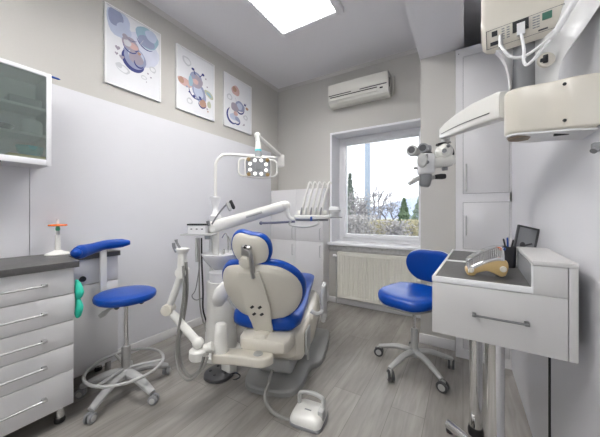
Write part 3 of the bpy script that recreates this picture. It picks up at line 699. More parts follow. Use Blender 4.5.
# seat cushion
def seatloop(y, z, w, th, n=24):
    return [Vector((x-.03*min(1, max(0, y/.3)), y, z+zz)) for x, zz in sq(w*.94, th, 3.2, n)]
b = MB()
b.loft([seatloop(.01, .468, .13, .01), seatloop(.02, .468, .19, .042), seatloop(.05, .468, .235, .060), seatloop(.13, .466, .268, .062), seatloop(.30, .462, .272, .054), seatloop(.45, .475, .262, .05), seatloop(.60, .505, .25, .045), seatloop(.85, .54, .235, .04), seatloop(1.1, .53, .20, .035), seatloop(1.2, .52, .16, .028), seatloop(1.23, .515, .10, .01)])
b.build('seat', BLUE, t)
b = MB(); b.loft([seatloop(.30, .415, .20, .02), seatloop(.50, .44, .21, .025), seatloop(.65, .47, .20, .03), seatloop(1.1, .485, .15, .02)]); b.build('seat_shell', CREAM2, t)
# backrest: plane with lean
lean = math.radians(27)
BM = Matrix.Translation((.01, .10, .392)) @ Matrix.Rotation(lean, 4, 'X') @ Matrix(((1, 0, 0, 0), (0, 0, 1, 0), (0, 1, 0, 0), (0, 0, 0, 1))) @ Matrix.Rotation(math.radians(2.5), 4, 'Z')
# in BM space: x right, y up along the back, z forward (towards the feet)
half = [(.0, .57), (.06, .568), (.12, .555), (.18, .525), (.235, .46), (.268, .38), (.275, .31), (.262, .235), (.225, .165), (.165, .115), (.09, .092), (0, .088)]
half = [(x*1.05, y) for x, y in half]
fullo = half + [(-x, y) for x, y in half[-2:0:-1]]
ol = sp2(fullo, 3)
cup = lambda x, y: 1.0*x*x
MB().slab([(x*.965, .30+(y-.30)*.965) for x, y in ol], [(.01, -.042), (.5, -.040), (.8, -.034), (.93, -.024), (.985, -.008), (1, .006), (.99, .012)], BM, cup).build('back_shell', CREAM2, t)
MB().slab(ol, [(.97, -.004), (1.0, .004), (1.015, .02), (1.01, .04), (.97, .055), (.85, .064), (.6, .062), (.3, .060), (.01, .06)], BM, cup).build('backrest', BLUE, t)
b = MB(); b.loft([[BM @ Vector((x*w, y, z+zz)) for x, zz in sq(1, .012, 5, 20)] for (w, y, z) in ((.070, .53, -.036), (.082, .42, -.044), (.092, .27, -.052), (.070, .13, -.055), (.066, .02, -.058), (.068, -.05, -.05))]); b.build('back_spine', CREAM2, t)
for (sx, sy) in ((-.028, .275), (.024, .275), (-.028, .215), (.024, .215)):
    Mh = BM @ Matrix.Translation((sx, sy, -.0665)) @ Matrix.Rotation(math.radians(38), 4, 'Z')
    MB().box((-.014, -.008, -.003), (.014, .008, .003), .002, Mh).build('screw_recess', BLACK, t)
b = MB(); b.box((-.035, -.06, .32), (.055, .06, .425), .02); b.build('back_hinge_cover', CREAM, t)
# headrest
hp = Vector((-.01, -.175, .980)); hl = math.radians(20)
HM = Matrix.Translation(hp) @ Matrix.Rotation(math.radians(10), 4, 'Y') @ Matrix.Rotation(hl, 4, 'X') @ Matrix(((1, 0, 0, 0), (0, 0, 1, 0), (0, 1, 0, 0), (0, 0, 0, 1)))
oh = sp2([(0, .105), (.065, .105), (.112, .07), (.130, .005), (.118, -.055), (.08, -.10), (.03, -.114), (-.03, -.114), (-.08, -.10), (-.118, -.055), (-.130, .005), (-.112, .07), (-.065, .105)], 4)
cup2 = lambda x, y: 1.2*x*x+.4*y*y
MB().slab([(x*.95, y*.95) for x, y in oh], [(.01, -.022), (.5, -.02), (.8, -.016), (.95, -.006), (1, .004), (.98, .01)], HM, cup2).build('headrest_shell', CREAM2, t)
MB().slab(oh, [(.97, -.002), (1.02, .008), (1.03, .022), (1.0, .036), (.9, .044), (.6, .044), (.3, .042), (.01, .042)], HM, cup2).build('headrest', BLUE, t)
b = MB(); 
b.tube([HM @ Vector((.0, .02, -.035)), HM @ Vector((.028, .01, -.045)), HM @ Vector((.04, -.05, -.048)), HM @ Vector((.045, -.10, -.045)), BM @ Vector((.03, .50, -.05))], [.013, .012, .012, .013, .014], 10, 4, flat=1.5)
b.box((-.028, -.02, -.05), (.028, .045, -.018), .008, HM); b.build('headrest_bracket', STEEL, t)
b = MB(); b.lathe(HM @ Vector((-.004, -.062, -.02)), [(0, 0), (.036, 0), (.038, .02), (.034, .036), (.015, .040), (0, .040)], 24, (HM.to_3x3() @ Vector((0, 0, -1)))); b.build('headrest_knob', CREAM2, t)
b = MB().lathe(HM @ Vector((0, .045, -.04)), [(0, 0), (.009, 0), (.008, .016), (0, .018)], 12, (HM.to_3x3() @ Vector((0, 0, -1)))); b.build('release_button', BLACK, t)
# armrests
b = MB(); b.tube([(.27, .33, .46), (.32, .33, .44), (.355, .36, .46)], .016, 12, 4); b.tube([(.355, .37, .40), (.355, .37, .61), (.355, .40, .635), (.355, .46, .62), (.355, .46, .42), (.355, .42, .385), (.355, .38, .385)], .018, 12, 4, closed=True); b.build('right_armrest', LGREY, t)
b = MB(); pc = [P(226, 290, 2.03), P(219, 292, 2.0), P(215.5, 299, 1.98), P(218, 307, 1.98)]
b.tube([P(231, 281, 2.05), P(227, 285, 2.03), P(222, 292, 2.0), P(219.5, 299, 1.99), P(218.5, 306, 1.99)], [.02, .046, .058, .062, .03], 16, 5, flat=.5, up=(0, 0, 1)); b.build('left_armrest', IVORY, t, True)
MB().tube([P(226, 293, 2.02), P(232, 304, 2.02), P(240, 315, 2.02)], .014, 10, 3).build('armrest_bar', SILVERP, t, True)

# ================================================================== ASSISTANT ARM
t = thing('assistant_arm', 'cream jointed assistant arm swung out left of the dental chair', 'dental arm', P(214, 372, 1.72).xy.to_3d())
a0, a1 = P(221, 357, 1.70), P(264, 362, 1.665)
a0.z = a1.z = .325
dv = (a1-a0); Lh = dv.length; ang = math.atan2(dv.y, dv.x)
AM = Matrix.Translation(a0) @ Matrix.Rotation(ang, 4, 'Z')
b = MB().prism(sp2([(-.03, -.048), (-.052, 0), (-.03, .048), (.1, .05), (Lh*.6, .055), (Lh, .06), (Lh+.06, 0), (Lh, -.06), (Lh*.6, -.055), (.1, -.05)], 5), -.06, .0, AM, .012); b.build('base_arm', CREAM, t, True)
MB().lathe(a1+Vector((-.03, -.02, .0)), [(0, 0), (.03, 0), (.028, .006), (0, .006)]).build('pivot_cap', SILVERP, t, True)
b = MB(); b.lathe(a0, [(0, 0), (.046, 0), (.044, .03), (.040, .10), (.037, .165), (.028, .176), (0, .178)], 28); b.build('swivel_post', IVORY, t, True)
j0, j1, j2, j3 = P(198, 346, 1.66), P(168.5, 309, 1.70), P(182.5, 272, 1.72), P(182.5, 252, 1.72)
b = MB(); b.lathe(P(199, 353, 1.66)-Vector((0, 0, .03)), [(0, 0), (.055, 0), (.06, .012), (.058, .05), (.045, .062), (0, .064)]); b.build('lower_joint', IVORY, t, True)
MB().tube([P(205, 349, 1.66), P(213, 346, 1.66)], .03, 12).build('joint_link', IVORY, t, True)
b = MB(); b.tube([j0+Vector((0, 0, .02)), j1], [.026, .022], 16); b.ball(j0+Vector((0, 0, .02)), .036); b.build('lower_arm', IVORY, t, True)
vd = Vector((-SN, CS, 0))
b = MB(); b.lathe(j1-vd*.035, [(0, 0), (.033, 0), (.036, .01), (.036, .06), (.033, .07), (0, .07)], 22, vd); b.build('elbow_joint', CREAM, t, True)
b = MB(); b.tube([j1, j2], [.019, .022], 16, flat=1.2); b.build('upper_arm', IVORY, t, True)
b = MB(); b.lathe(j2-vd*.035, [(0, 0), (.034, 0), (.037, .01), (.037, .06), (.034, .07), (0, .07)], 22, vd); b.tube([j2, j3], [.034, .027], 16); b.lathe(j3, [(0, -.01), (.026, -.01), (.042, .012), (.043, .022), (.036, .026), (0, .026)]); b.build('instrument_holder', IVORY, t, True)
b = MB(); b.tube([P(176.5, 252, 1.70), P(174, 247, 1.70), P(173.5, 243, 1.70)], .010, 10, 3); b.tube([P(180, 248, 1.70), P(177, 243, 1.70), P(176, 239.5, 1.70)], [.008, .007, .011], 10, 3); b.build('suction_tip', GREYP, t, True)
b = MB(); b.tube([P(186, 262, 1.70), P(187, 290, 1.70), P(184, 315, 1.70), P(178.5, 345, 1.70), P(182, 366, 1.68), P(190, 376, 1.64), P(199, 370, 1.62), P(204, 356, 1.62)], .0105, 10, 6); b.build('suction_hose', HOSE, t, True)
b = MB(); b.tube([P(183, 266, 1.67), P(184, 290, 1.67), P(181, 315, 1.66), P(176.5, 345, 1.66), P(178, 368, 1.64), P(188, 380, 1.60), P(201, 371, 1.59), P(208, 356, 1.6)], .008, 10, 6); b.build('saliva_hose', HOSE, t, True)

# ================================================================== DENTAL UNIT (column, bowl)
UC = P(221, 300, 2.3); UC.z = 0
t = thing('dental_unit', 'white spittoon unit column standing behind the left armrest', 'dental unit', UC)
unit = t
b = MB(); b.lathe((0, 0, 0), [(0, 0), (.17, 0), (.172, .03), (.135, .06), (.118, .35), (.112, .55), (.105, .62), (0, .63)], 36, sy=1.0); b.build('column_housing', IVORY, t)
b = MB(); b.lathe((0, 0, .60), [(0, 0), (.095, 0), (.092, .08), (.10, .085), (.10, .10), (.07, .11), (.055, .13), (0, .13)], 32); b.build('bowl_neck', PURE, t)
b = MB(); b.lathe((-.0, 0, .715), [(0, 0), (.05, 0), (.09, .03), (.14, .09), (.158, .13), (.16, .142), (.15, .145), (.13, .11), (.07, .05), (0, .04)], 40); b.build('spittoon_bowl', PORC, t)
b = MB(); f0 = P(228, 253, 2.25); b.tube([f0, P(228, 240, 2.25), P(225.5, 233, 2.25), P(222, 238, 2.25)], .005, 8, 5); b.tube([P(224, 254, 2.2), P(224, 249, 2.2)], [.010, .006], 8); b.tube([P(228, 236, 2.25), P(231, 244, 2.25), P(231, 250, 2.25)], .004, 8, 3); b.build('cup_filler', CHROME, t, True)
pb = P(215.5, 250, 2.42)
b = MB(); zz0, zz1 = .55, 1.13
b.cyl((pb.x, pb.y, zz0), (pb.x, pb.y, zz1), .032); b.build('support_pole', IVORY, t, True)
b = MB(); pb2 = P(210.5, 250, 2.42); b.cyl((pb2.x, pb2.y, .60), (pb2.x, pb2.y, 1.10), .014); b.build('thin_pole', PURE, t, True)
b = MB(); b.box((pb.x-.05, pb.y-.07, .45), (pb.x+.09, pb.y+.06, .60), .02); b.build('pole_bracket', IVORY, t, True)
# instrument shelf
s0, s1 = P(183, 234.5, 2.3), P(213, 236.5, 2.3)
d = s1-s0; a = math.atan2(d.y, d.x); SM = Matrix.Translation(((s0.x+s1.x)/2, (s0.y+s1.y)/2, 1.01)) @ Matrix.Rotation(a, 4, 'Z')
sh = MB().box((-.13, -.06, 0), (.15, .06, .012), .004, SM).build('instrument_shelf', LGREY, t, True)
b = MB().box((-.075, -.035, .012), (.075, .04, .085), .006, SM); b.build('control_box', PURE, t, True)
b = MB().box((-.08, -.04, .085), (.08, .04, .098), .003, SM)
for k in range(3): b.box((-.05+k*.045, -.038, .05), (-.035+k*.045, -.034, .058), .001, SM)
b.build('black_rim', BLACK, t, True)
MB().lathe(SM @ Vector((.10, -.05, .0)), [(0, 0), (.026, 0), (.024, .03), (0, .032)], 16, (0, 0, -1)).build('shelf_knob', GREYP, t, True)
for i, (x, m, r_) in enumerate(((196.5, LGREY, .011), (199, HOSE, .008), (201.5, BLACK, .009))):
    b = MB(); pts = [P(x, 238, 2.28), P(x+.3, 262, 2.28), P(x-.5+i, 290, 2.27), P(x+2, 312, 2.26), P(x+6+i*2, 334, 2.24), P(x+12, 343, 2.22)]
    b.tube(pts[:2] if i == 0 else pts, r_*.8 if i else .012, 8, 5); b.build('hanging_hose', m, t, True)
MB().tube([P(200, 262, 2.27), P(196, 288, 2.27), P(192, 296, 2.27), P(196, 300, 2.27), P(202, 298, 2.27)], .004, 6, 5).build('thin_cable', GREYP, t, True)
b = MB().box((-.045, -.04, 0), (.045, .04, .13), .012, Matrix.Translation(P(229, 352, 2.0).xy.to_3d()+Vector((0, 0, .0)))); b.build('valve_box', IVORY, t, True)
# holder with two handpieces above pole
b = MB(); b.lathe(Vector((pb.x, pb.y, 1.125)), [(0, 0), (.045, 0), (.05, .02), (.05, .05), (.03, .07), (.02, .12), (.045, .20), (.05, .215), (.02, .225), (0, .225)]); b.build('pole_collar', PURE, t, True)
b = MB(); b.tube([P(212, 224, 2.35), P(217, 216, 2.33), P(224, 207, 2.31), P(231, 201, 2.3)], .007, 8, 4); b.build('side_arm', GREYP, t, True)
b = MB(); b.tube([P(209, 226, 2.33), P(208, 221, 2.33)], [.014, .018], 10); b.build('joystick', GREYP, t, True)
for i, (x, y, m) in enumerate(((232, 204, BLACK), (228.5, 206, LGREY))):
    b = MB(); b.tube([P(x-1.5, y-3.5, 2.29), P(x+1.5, y+3.5, 2.29)], [.013, .016], 12); b.tube([P(x+1.5, y+3.5, 2.29), P(x+2.2, y+5, 2.29)], [.016, .009], 12)
    o = b.build('hand_tool', m); tag(o, ['black hand tool clipped at the end of the side arm above the spittoon', 'light grey hand tool clipped on the side arm above the spittoon'][i], 'dental tool', 'hand tools on the side arm')

# ================================================================== OPERATING LAMP
t = thing('operating_lamp', 'white dental operating lamp with round lights on a curved pole', 'dental lamp', (pb.x, pb.y, 1.33))
vv = 2.38
lp0 = Vector((pb.x, pb.y, 1.33)); e0 = P(280.5, 161, 2.62); zt = 1.735
e0.z = zt
hd = (e0-lp0); hd.z = 0; hn = hd.normalized()
b = MB(); b.tube([lp0, lp0+Vector((0, 0, .25)), lp0+Vector((0, 0, .335))+hn*.008, Vector((pb.x, pb.y, zt-.02))+hn*.05, Vector((pb.x, pb.y, zt))+hn*.12, e0-hn*.0], .0135, 12, 6); b.build('pole', IVORY, t, True)
b = MB(); b.box((-.035, -.03, -.085), (.035, .03, .035), .012, Matrix.Translation(e0) @ Matrix.Rotation(math.atan2(hn.y, hn.x), 4, 'Z')); b.build('elbow_block', IVORY, t, True)
top = P(257.5, 135.5, 2.3)
b = MB(); b.tube([e0+Vector((0, 0, .02)), top], [.022, .017], 14); b.ball(top, .028); b.build('spring_arm', IVORY, t, True)
LH = P(258, 167.5, 2.18)
b = MB(); b.tube([top, P(258, 143, 2.26)], [.02, .022], 14); b.build('yoke_collar', LGREY, t, True)
b = MB(); b.tube([P(258, 142.5, 2.26), P(258.3, 150, 2.24)], [.020, .027], 16); b.build('yoke_cap', IVORY, t, True)
b = MB(); b.tube([P(258.3, 149.5, 2.24), P(258.3, 151.5, 2.24)], [.028, .028], 16); b.build('teal_ring', TEAL, t, True)
b = MB(); b.tube([P(258.3, 151, 2.24), P(258.3, 160, 2.22)], [.026, .032], 16); b.build('yoke', GREYP, t, True)
aim = math.atan2(-LH.y, -LH.x)
LM = Matrix.Translation(LH) @ Matrix.Rotation(aim-PI/2+math.radians(4), 4, 'Z') @ Matrix.Rotation(math.radians(7), 4, 'X') @ Matrix(((-1, 0, 0, 0), (0, 0, 1, 0), (0, 1, 0, 0), (0, 0, 0, 1)))
# LM: x to viewer's right, y up, z towards viewer
b = MB().slab(sq(.108, .088, 5, 36), [(.01, -.06), (.6, -.058), (.9, -.04), (1, -.015), (1, .008), (.98, .014), (.93, .016), (.925, .010), (.01, .010)], LM); b.build('lamp_head', IVORY, t, True)
b = MB().slab(sq(.100, .080, 5, 36), [(.01, .006), (1, .006), (.99, .012), (.01, .012)], LM); b.build('reflector_plate', GREYP, t, True)
zax = LM.to_3x3() @ Vector((0, 0, 1))
k = 0
for (x, y) in ((-.025, .056), (.025, .056), (-.064, .024), (.064, .024), (-.064, -.024), (.064, -.024), (-.025, -.056), (.025, -.056)):
    MB().lathe(LM @ Vector((x, y, .010)), [(0, 0), (.0150, 0), (.0140, .006), (.009, .010), (0, .011)], 16, zax).build('led', LED, t, True)
for (x, y) in ((-.076, .062), (.076, .062), (-.076, -.062), (.076, -.062)):
    MB().lathe(LM @ Vector((x, y, .010)), [(0, 0), (.017, 0), (.0155, .006), (0, .009)], 16, zax).build('amber_lens', AMBER, t, True)
MB().slab(sq(.026, .026, 2, 24), [(.01, .010), (1, .010), (.9, .02), (.01, .021)], LM).build('sensor_disc', GREYP, t, True)
for s_ in (-1, 1):
    b = MB(); b.tube([LM @ Vector(p) for p in [(s_*.085, .062, -.005), (s_*.125, .066, .0), (s_*.150, .045, .004), (s_*.154, 0, .005), (s_*.150, -.05, .004), (s_*.125, -.073, .0), (s_*.085, -.068, -.005)]], .0075, 10, 5); b.build('handle', IVORY, t, True)

# ================================================================== INSTRUMENT TRAY
t = thing('instrument_delivery_arm', 'thick white arm carrying the instrument tray over the dental chair', 'dental arm', (pb.x, pb.y, 1.07))
A0, A1 = P(212, 227.5, 2.40), P(285.5, 205.5, 2.40)
b = MB(); b.tube([A0, A0.lerp(A1, .1), A0.lerp(A1, .9), A1], [.048, .055, .047, .040], 20, 3, flat=.85); b.ball(A1, (.046, .046, .042)); b.ball(A0, (.06, .06, .06)); b.build('spring_arm', IVORY, t, True)
MB().tube([P(246, 216.9, 2.35), P(262, 212, 2.35)], .0105, 8, flat=.4).build('lettering_band', LGREY, t, True)
b = MB(); b.tube([P(286, 206, 2.4), P(287, 213, 2.4), P(291, 218.5, 2.4), P(299, 219.5, 2.4)], [.022, .018, .016, .016], 12, 5); b.build('end_joint', IVORY, t, True)
b = MB(); b.tube([P(261, 223, 2.34), P(275, 222.7, 2.34), P(295, 221.5, 2.34)], .010, 10, flat=.7); b.ball(P(261, 223, 2.34), .016, 10); b.build('brake_handle', mat('blue_grey', (.16, .17, .24), .4), t, True)
b = MB(); b.tube([P(291, 221, 2.3), P(290, 225, 2.3), P(305, 227, 2.28), P(317, 224.5, 2.28), P(318.5, 221, 2.3)], .008, 8, 5); b.build('tray_handle', LGREY, t, True)
tc = P(313, 217, 2.4); ta = math.radians(31.3)
TM = Matrix.Translation((tc.x, tc.y, 1.165)) @ Matrix.Rotation(ta, 4, 'Z')
b = MB().prism(sp2([(-.165, -.05), (-.165, .06), (-.10, .11), (.10, .11), (.15, .07), (.15, -.05), (.10, -.09), (-.10, -.09)], 5), -.018, .018, TM, .008); b.build('control_head', IVORY, t, True)
MB().prism(sp2([(-.15, -.05), (-.15, .05), (-.09, .09), (.09, .09), (.13, .05), (.13, -.05), (.08, -.08), (-.08, -.08)], 5), -.036, -.018, TM, .006).build('underside_pad', GREYP, t, True)
b = MB().box((-.14, .02, .018), (.13, .07, .06), .012, TM); b.build('instrument_rest', IVORY, t, True)
MB().box((.13, -.05, -.01), (.255, .07, -.002), .003, TM).build('side_tray', GREYP, t, True)
MB().tube([TM @ Vector((-.02, -.09, .0)), TM @ Vector((-.02, -.105, -.03))], .010, 10).build('blue_button', PENBLUE, t, True)
for i in range(5):
    x0 = 301.5+i*4.9; x1 = x0+6.6; vo = 2.36
    b = MB(); b.tube([P(x0, 217, vo), P(x0+.6, 211, vo), P(x0+3.6, 198, vo), P(x1, 187.5, vo), P(x1+.6, 184, vo)], [.011, .012, .0105, .009, .0085], 12, 4)
    b.tube([P(x1+.6, 184, vo), P(x1+1.8, 182.0, vo), P(x1+3.0, 182.6, vo), P(x1+3.6, 184.4, vo)], [.0085, .008, .007, .005], 10, 3)
    o = b.build('handpiece', IVORY)
    nm = ['leftmost', 'second from the left', 'middle', 'second from the right', 'rightmost'][i]
    tag(o, f'slim white dental handpiece upright on the tray, {nm} of five', 'handpiece', 'handpieces on the instrument tray')
    b = MB(); b.tube([P(x0-1.2, 219, vo-.02), P(x0-.6, 213, vo-.02), P(x0+.4, 207.5, vo-.02)], [.006, .009, .005], 8, 3); b.build('holster', GREYP if i % 2 == 0 else LGREY, t, True)
dp = TM @ Vector((.195, .01, -.002))
tt = thing('round_dish', 'white round dish standing on the end of the instrument tray', 'dish', dp)
MB().lathe((0, 0, 0), [(0, 0), (.03, 0), (.035, .03), (.05, .045), (.052, .075), (.044, .092), (0, .096)], 28, sx=1).build('dish_body', PURE, tt)
MB().lathe((0, 0, .050), [(.05, 0), (.0535, .002), (.0535, .012), (.05, .014)], 28).build('green_band', LGREY, tt)

# ================================================================== FOOT CONTROLS
fc = P(309, 416, 1.56); fc.z = 0
t = thing('foot_control', 'cream foot control box with a grey loop handle on the floor', 'foot control', fc, math.radians(8))
ol = sq(.098, .092, 5, 36)
MB().slab(ol, [(.01, 0), (.98, 0), (1, .006), (1, .016), (.97, .018)]).build('rubber_base', GREYP, t)
MB().slab([(x, y) for x, y in ol], [(.01, .014), (.97, .014), (.975, .03), (.9, .05), (.75, .062), (.01, .066)]).build('pedal_housing', IVORY, t)
b = MB(); b.tube([(-.07, .03, .04), (-.075, .035, .10), (-.06, .04, .118), (0, .045, .125), (.06, .04, .118), (.078, .03, .10), (.082, .0, .06)], .011, 10, 4, flat=1.5); b.build('handle_loop', LGREY, t)
MB().box((.06, -.03, .02), (.095, .03, .085), .01).build('side_lever', LGREY, t)
b = MB().box((-.02, -.02, .0655), (.02, -.012, .067)); b.build('logo_mark', GREYP, t)
b = MB(); b.tube([P(272, 370, 1.75), P(268, 385, 1.72), P(265, 398, 1.66), P(270, 409, 1.60), P(281, 417.5, 1.57), P(292, 419.8, 1.55), P(299, 418, 1.55)], .011, 10, 6)
tag(b.build('foot_control_hose', HOSE), 'grey hose curving from the chair base to the foot control', 'hose')
fp = P(219, 377, 1.98); fp.z = 0
t = thing('foot_pedal', 'round black foot pedal on the floor beneath the assistant arm', 'foot pedal', fp)
MB().lathe((0, 0, 0), [(0, 0), (.10, 0), (.108, .008), (.105, .025), (.09, .036), (0, .042)], 36).build('pedal_body', DKGREY, t)
for k in range(5):
    a = k*2*PI/5; MB().lathe((.06*math.cos(a), .06*math.sin(a), .036), [(0, 0), (.012, 0), (.010, .005), (0, .006)], 12).build('rubber_dot', BLACK, t)
b = MB(); b.tube([P(233, 380, 1.93), P(238, 378.5, 1.93), P(240, 375.5, 1.93), P(236, 373, 1.95), P(231, 374, 1.97)], .005, 8, 5); b.build('loop_cable', BLACK, t, True)

# ================================================================== MICROSCOPE
t = thing('dental_microscope', 'cream wall-mounted dental microscope on a long arm at upper right', 'microscope', (XR-.01, 1.14, 1.45))
# wide horizontal arm from the wall; outline in plan
kn = Vector((.165, 1.235))
wa = P(600, 100, .76)
ZM0, ZM1 = 1.450, 1.612
pl = [(XR-.001, 1.045), (.27, 1.06), (.225, 1.09), (.18, 1.108), (.15, 1.125), (.127, 1.155), (.128, 1.205), (.16, 1.245), (.20, 1.25), (.25, 1.215), (XR-.001, 1.185)]
b = MB(); pls = [(p.x, p.y) for p in smoothpts([(x, y, 0) for x, y in pl], 5)]
pls = [(min(x, XR-.001), y) for x, y in pls]; b.prism(pls, ZM0+.018, ZM1+.006, Matrix.Identity(4), .010)
for v in b.bm.verts: v.co.z -= .17*(v.co.x-.127)
b.build('wall_arm', CREAM, t, True)
upl = [(.2+(x-.2)*.93 if x < .3 else x, 1.16+(y-1.16)*.88) for x, y in pls]; b = MB().prism(upl, ZM0+.013, ZM0+.019, Matrix.Identity(4))
for v in b.bm.verts: v.co.z -= .17*(v.co.x-.127)
b.build('underside_cover', PURE, t, True)
MB().lathe((.168, 1.175, ZM0+.002), [(0, 0), (.033, 0), (.036, .006), (0, .008)], 28).build('pivot_disc', mat('bronze_disc', (.28, .22, .16), .5), t, True)
MB().lathe((.255, 1.072, ZM1-.036), [(0, -.008), (.004, -.008), (.0045, .006), (0, .007)], 10, Vector((-.4, -.9, 0))).build('screw_cap', BLACK, t, True)
MB().lathe((.255, 1.072, ZM0+.020), [(0, -.008), (.004, -.008), (.0045, .006), (0, .007)], 10, Vector((-.4, -.9, 0))).build('screw_cap', BLACK, t, True)
MB().box((.24, 1.11, ZM0-.012), (.29, 1.122, ZM0-.004), .001).build('vent_slot', BLACK, t, True)
# column tube + neck + control box
pc = P(523, 60, .935); pc = Vector((pc.x, pc.y, 0))
MB().cyl((pc.x, pc.y, 1.61), (pc.x, pc.y, 1.86), .040, None, 32).build('column_tube', GREYP, t, True)
# white bracket plate (facing the viewer), from tube up to the wall
Fm = Matrix(((1, 0, 0, 0), (0, 0, -1, 0), (0, 1, 0, 0), (0, 0, 0, 1)))
def outl(pts, v):    # outline points measured at a fixed distance, in the plane of the bracket
    return [P(x, y, v) for x, y in pts]
pts = smoothpts([P(534, 90, .90), P(535, 66, .90), P(533, 45, .90)], 4)
right = smoothpts([P(574, -12, .86), P(569, 22, .86), P(562, 40, .86), P(557.5, 55, .86), P(555.5, 70, .86), P(555, 88, .86)], 4)
left = [P(540, -30, .90), P(537, 22, .90), P(534, 40, .90), P(534, 55, .90), P(534, 70, .90), P(534, 90, .90)]
right = [P(622, -30, .66), P(590, 20, .735), P(577, 38, .76), P(567, 52, .79), P(560, 66, .81), P(557.5, 85, .82)]
left = smoothpts(left, 4); right = smoothpts(right, 4)
bk = Vector((0, .06, 0))
b = MB(); b.loft([[l, r_, Vector((min(r_.x, XR-.004), r_.y, r_.z))+bk, l+bk] for l, r_ in zip(left, [Vector((min(q.x, XR-.002), q.y, q.z)) for q in right])]); b.build('neck_bracket', PURE, t, True, 60)
l2 = smoothpts([P(496, 50, .93), P(501, 55, .92), P(506, 64, .91), P(509, 76, .91), P(510, 88, .91)], 4); r2 = smoothpts([P(514, 48, .93), P(513.5, 57, .93), P(513, 66, .93), P(512.5, 78, .93), P(512, 88, .93)], 4)
b = MB(); b.loft([[l, r_, r_+bk*.5, l+bk*.5] for l, r_ in zip(l2, r2)]); b.build('neck_flare', PURE, t, True, 60)
rc = P(546, 60, .83)
b = MB(); b.lathe(rc, [(0, -.004), (.022, -.004), (.022, .004), (.016, .006), (0, .006)], 24, -Vector((-SN, CS, 0))+Vector((-.3, 0, 0))); b.build('socket_ring', CREAM, t, True)
b = MB(); b.box((-.005, -.006, -.012), (.007, .006, .012), .002, Matrix.Translation(rc+Vector((-.004, -.008, 0)))); b.box((-.012, -.008, -.008), (.006, .004, .002), .002, Matrix.Translation(rc+Vector((-.004, -.008, 0)))); b.build('black_plug', BLACK, t, True)
# control box : front face quad follows the measured panel, box rises above it
q00, q10 = P(481.5, 30, .95), P(573, 1, .80)
fx = (q10-q00); fx.z = 0; wbx = fx.length; fxn = fx.normalized(); ba = math.atan2(fxn.y, fxn.x)
CM = Matrix.Translation((q00.x, q00.y, 0)) @ Matrix.Rotation(ba, 4, 'Z')
zb = 1.765; zp = 1.845; zt_ = 2.25
# profile across (y inward, z)
prf = [(.030, zb), (.012, zb+.012), (-.004, zp-.012), (-.006, zp), (.004, zp+.02), (.012, zt_-.04), (.03, zt_), (.20, zt_), (.21, zt_-.04), (.21, zb+.17), (.19, zb+.13), (.10, zb+.04)]
def sect(x, sc, cz=0):
    cy_, cz_ = .10, 2.0
    return [CM @ Vector((x, cy_+(y-cy_)*sc, cz_+(z-cz_)*sc)) for y, z in prf]
b = MB(); b.loft([sect(-.004, .80), sect(.0, .90), sect(.012, .97), sect(.03, 1), sect(wbx-.03, 1), sect(wbx-.012, .97), sect(wbx, .9)]); b.build('control_box', CREAM, t, True, 50)
def onp(u, v, dy=0):     # u 0..1 across, v 0..1 up on the connector panel
    y = .012+(-.004-.012)*v+dy; z = zb+.012+(zp-.012-zb-.012)*v
    return CM @ Vector((u*wbx, y, z))
def pq(b, u0, u1, v0, v1, th=.004):
    n_ = CM.to_3x3() @ Vector((0, -1, -.25)).normalized()
    A_ = [onp(u0, v0), onp(u1, v0), onp(u1, v1), onp(u0, v1)]
    b.loft([[p-n_*.002 for p in A_], [p+n_*th for p in A_]])
b = MB()
for (u0, u1, v0, v1) in ((.06, .92, .985, 1.0), (.06, .92, .0, .015), (.06, .067, 0, 1), (.913, .92, 0, 1)): pq(b, u0, u1, v0, v1, .001)
b.build('panel_outline', DKGREY, t, True)
for nm, mm, (u0, u1, v0, v1), th in (('connector', BLACK, (.38, .56, .42, .95), .01), ('power_switch', mat('green_switch', (.01, .12, .07), .3), (.70, .80, .55, .9), .003), ('port', BLACK, (.13, .20, .6, .88), .002), ('port', BLACK, (.11, .22, .12, .32), .002), ('rating_mark', DKGREY, (.66, .76, .08, .16), .001)):
    b = MB(); pq(b, u0, u1, v0, v1, th); b.build(nm, mm, t, True)
for cus in ((.25, .31), (.60, .64)):
    b = MB()
    for cu in cus:
        for r_ in range(5): pq(b, cu, cu+.035, .3+r_*.13, .36+r_*.13, .0008)
    b.build('small_print', GREYP, t, True)
b = MB(); pq(b, .43, .52, .15, .75, .022); b.build('cable_plug', PURE, t, True)
b = MB(); c0 = onp(.24, .45, -.01); b.tube([c0, c0+Vector((0, -.004, -.04))], .007, 10); b.build('jack_plug', STEEL, t, True)
# cables
b = MB(); b.tube([c0+Vector((0, -.004, -.035)), P(506, 53, .88), P(513, 57.5, .87), P(525, 56, .85), P(540, 46, .82), P(555, 33, .79), P(566, 15, .77), P(578, -4, .75)], .0048, 10, 6); b.build('cable', PURE, t, True)
b = MB(); b.tube([onp(.475, .2, -.015), P(524, 50, .85), P(523.5, 60, .84), P(526.5, 65, .83), P(533, 60, .82), P(541, 50, .81), P(556, 33, .80)], .0045, 10, 6); b.build('cable', PURE, t, True)
b = MB(); pts = smoothpts([P(556, 32, .79), P(566, 15, .77), P(578, -4, .75)], 10)
for i, p in enumerate(pts[:-1]):
    dd = (pts[i+1]-p).normalized(); b.tube([p, p+dd*.006], .0085, 10)
b.build('spiral_sleeve', PURE, t, True)
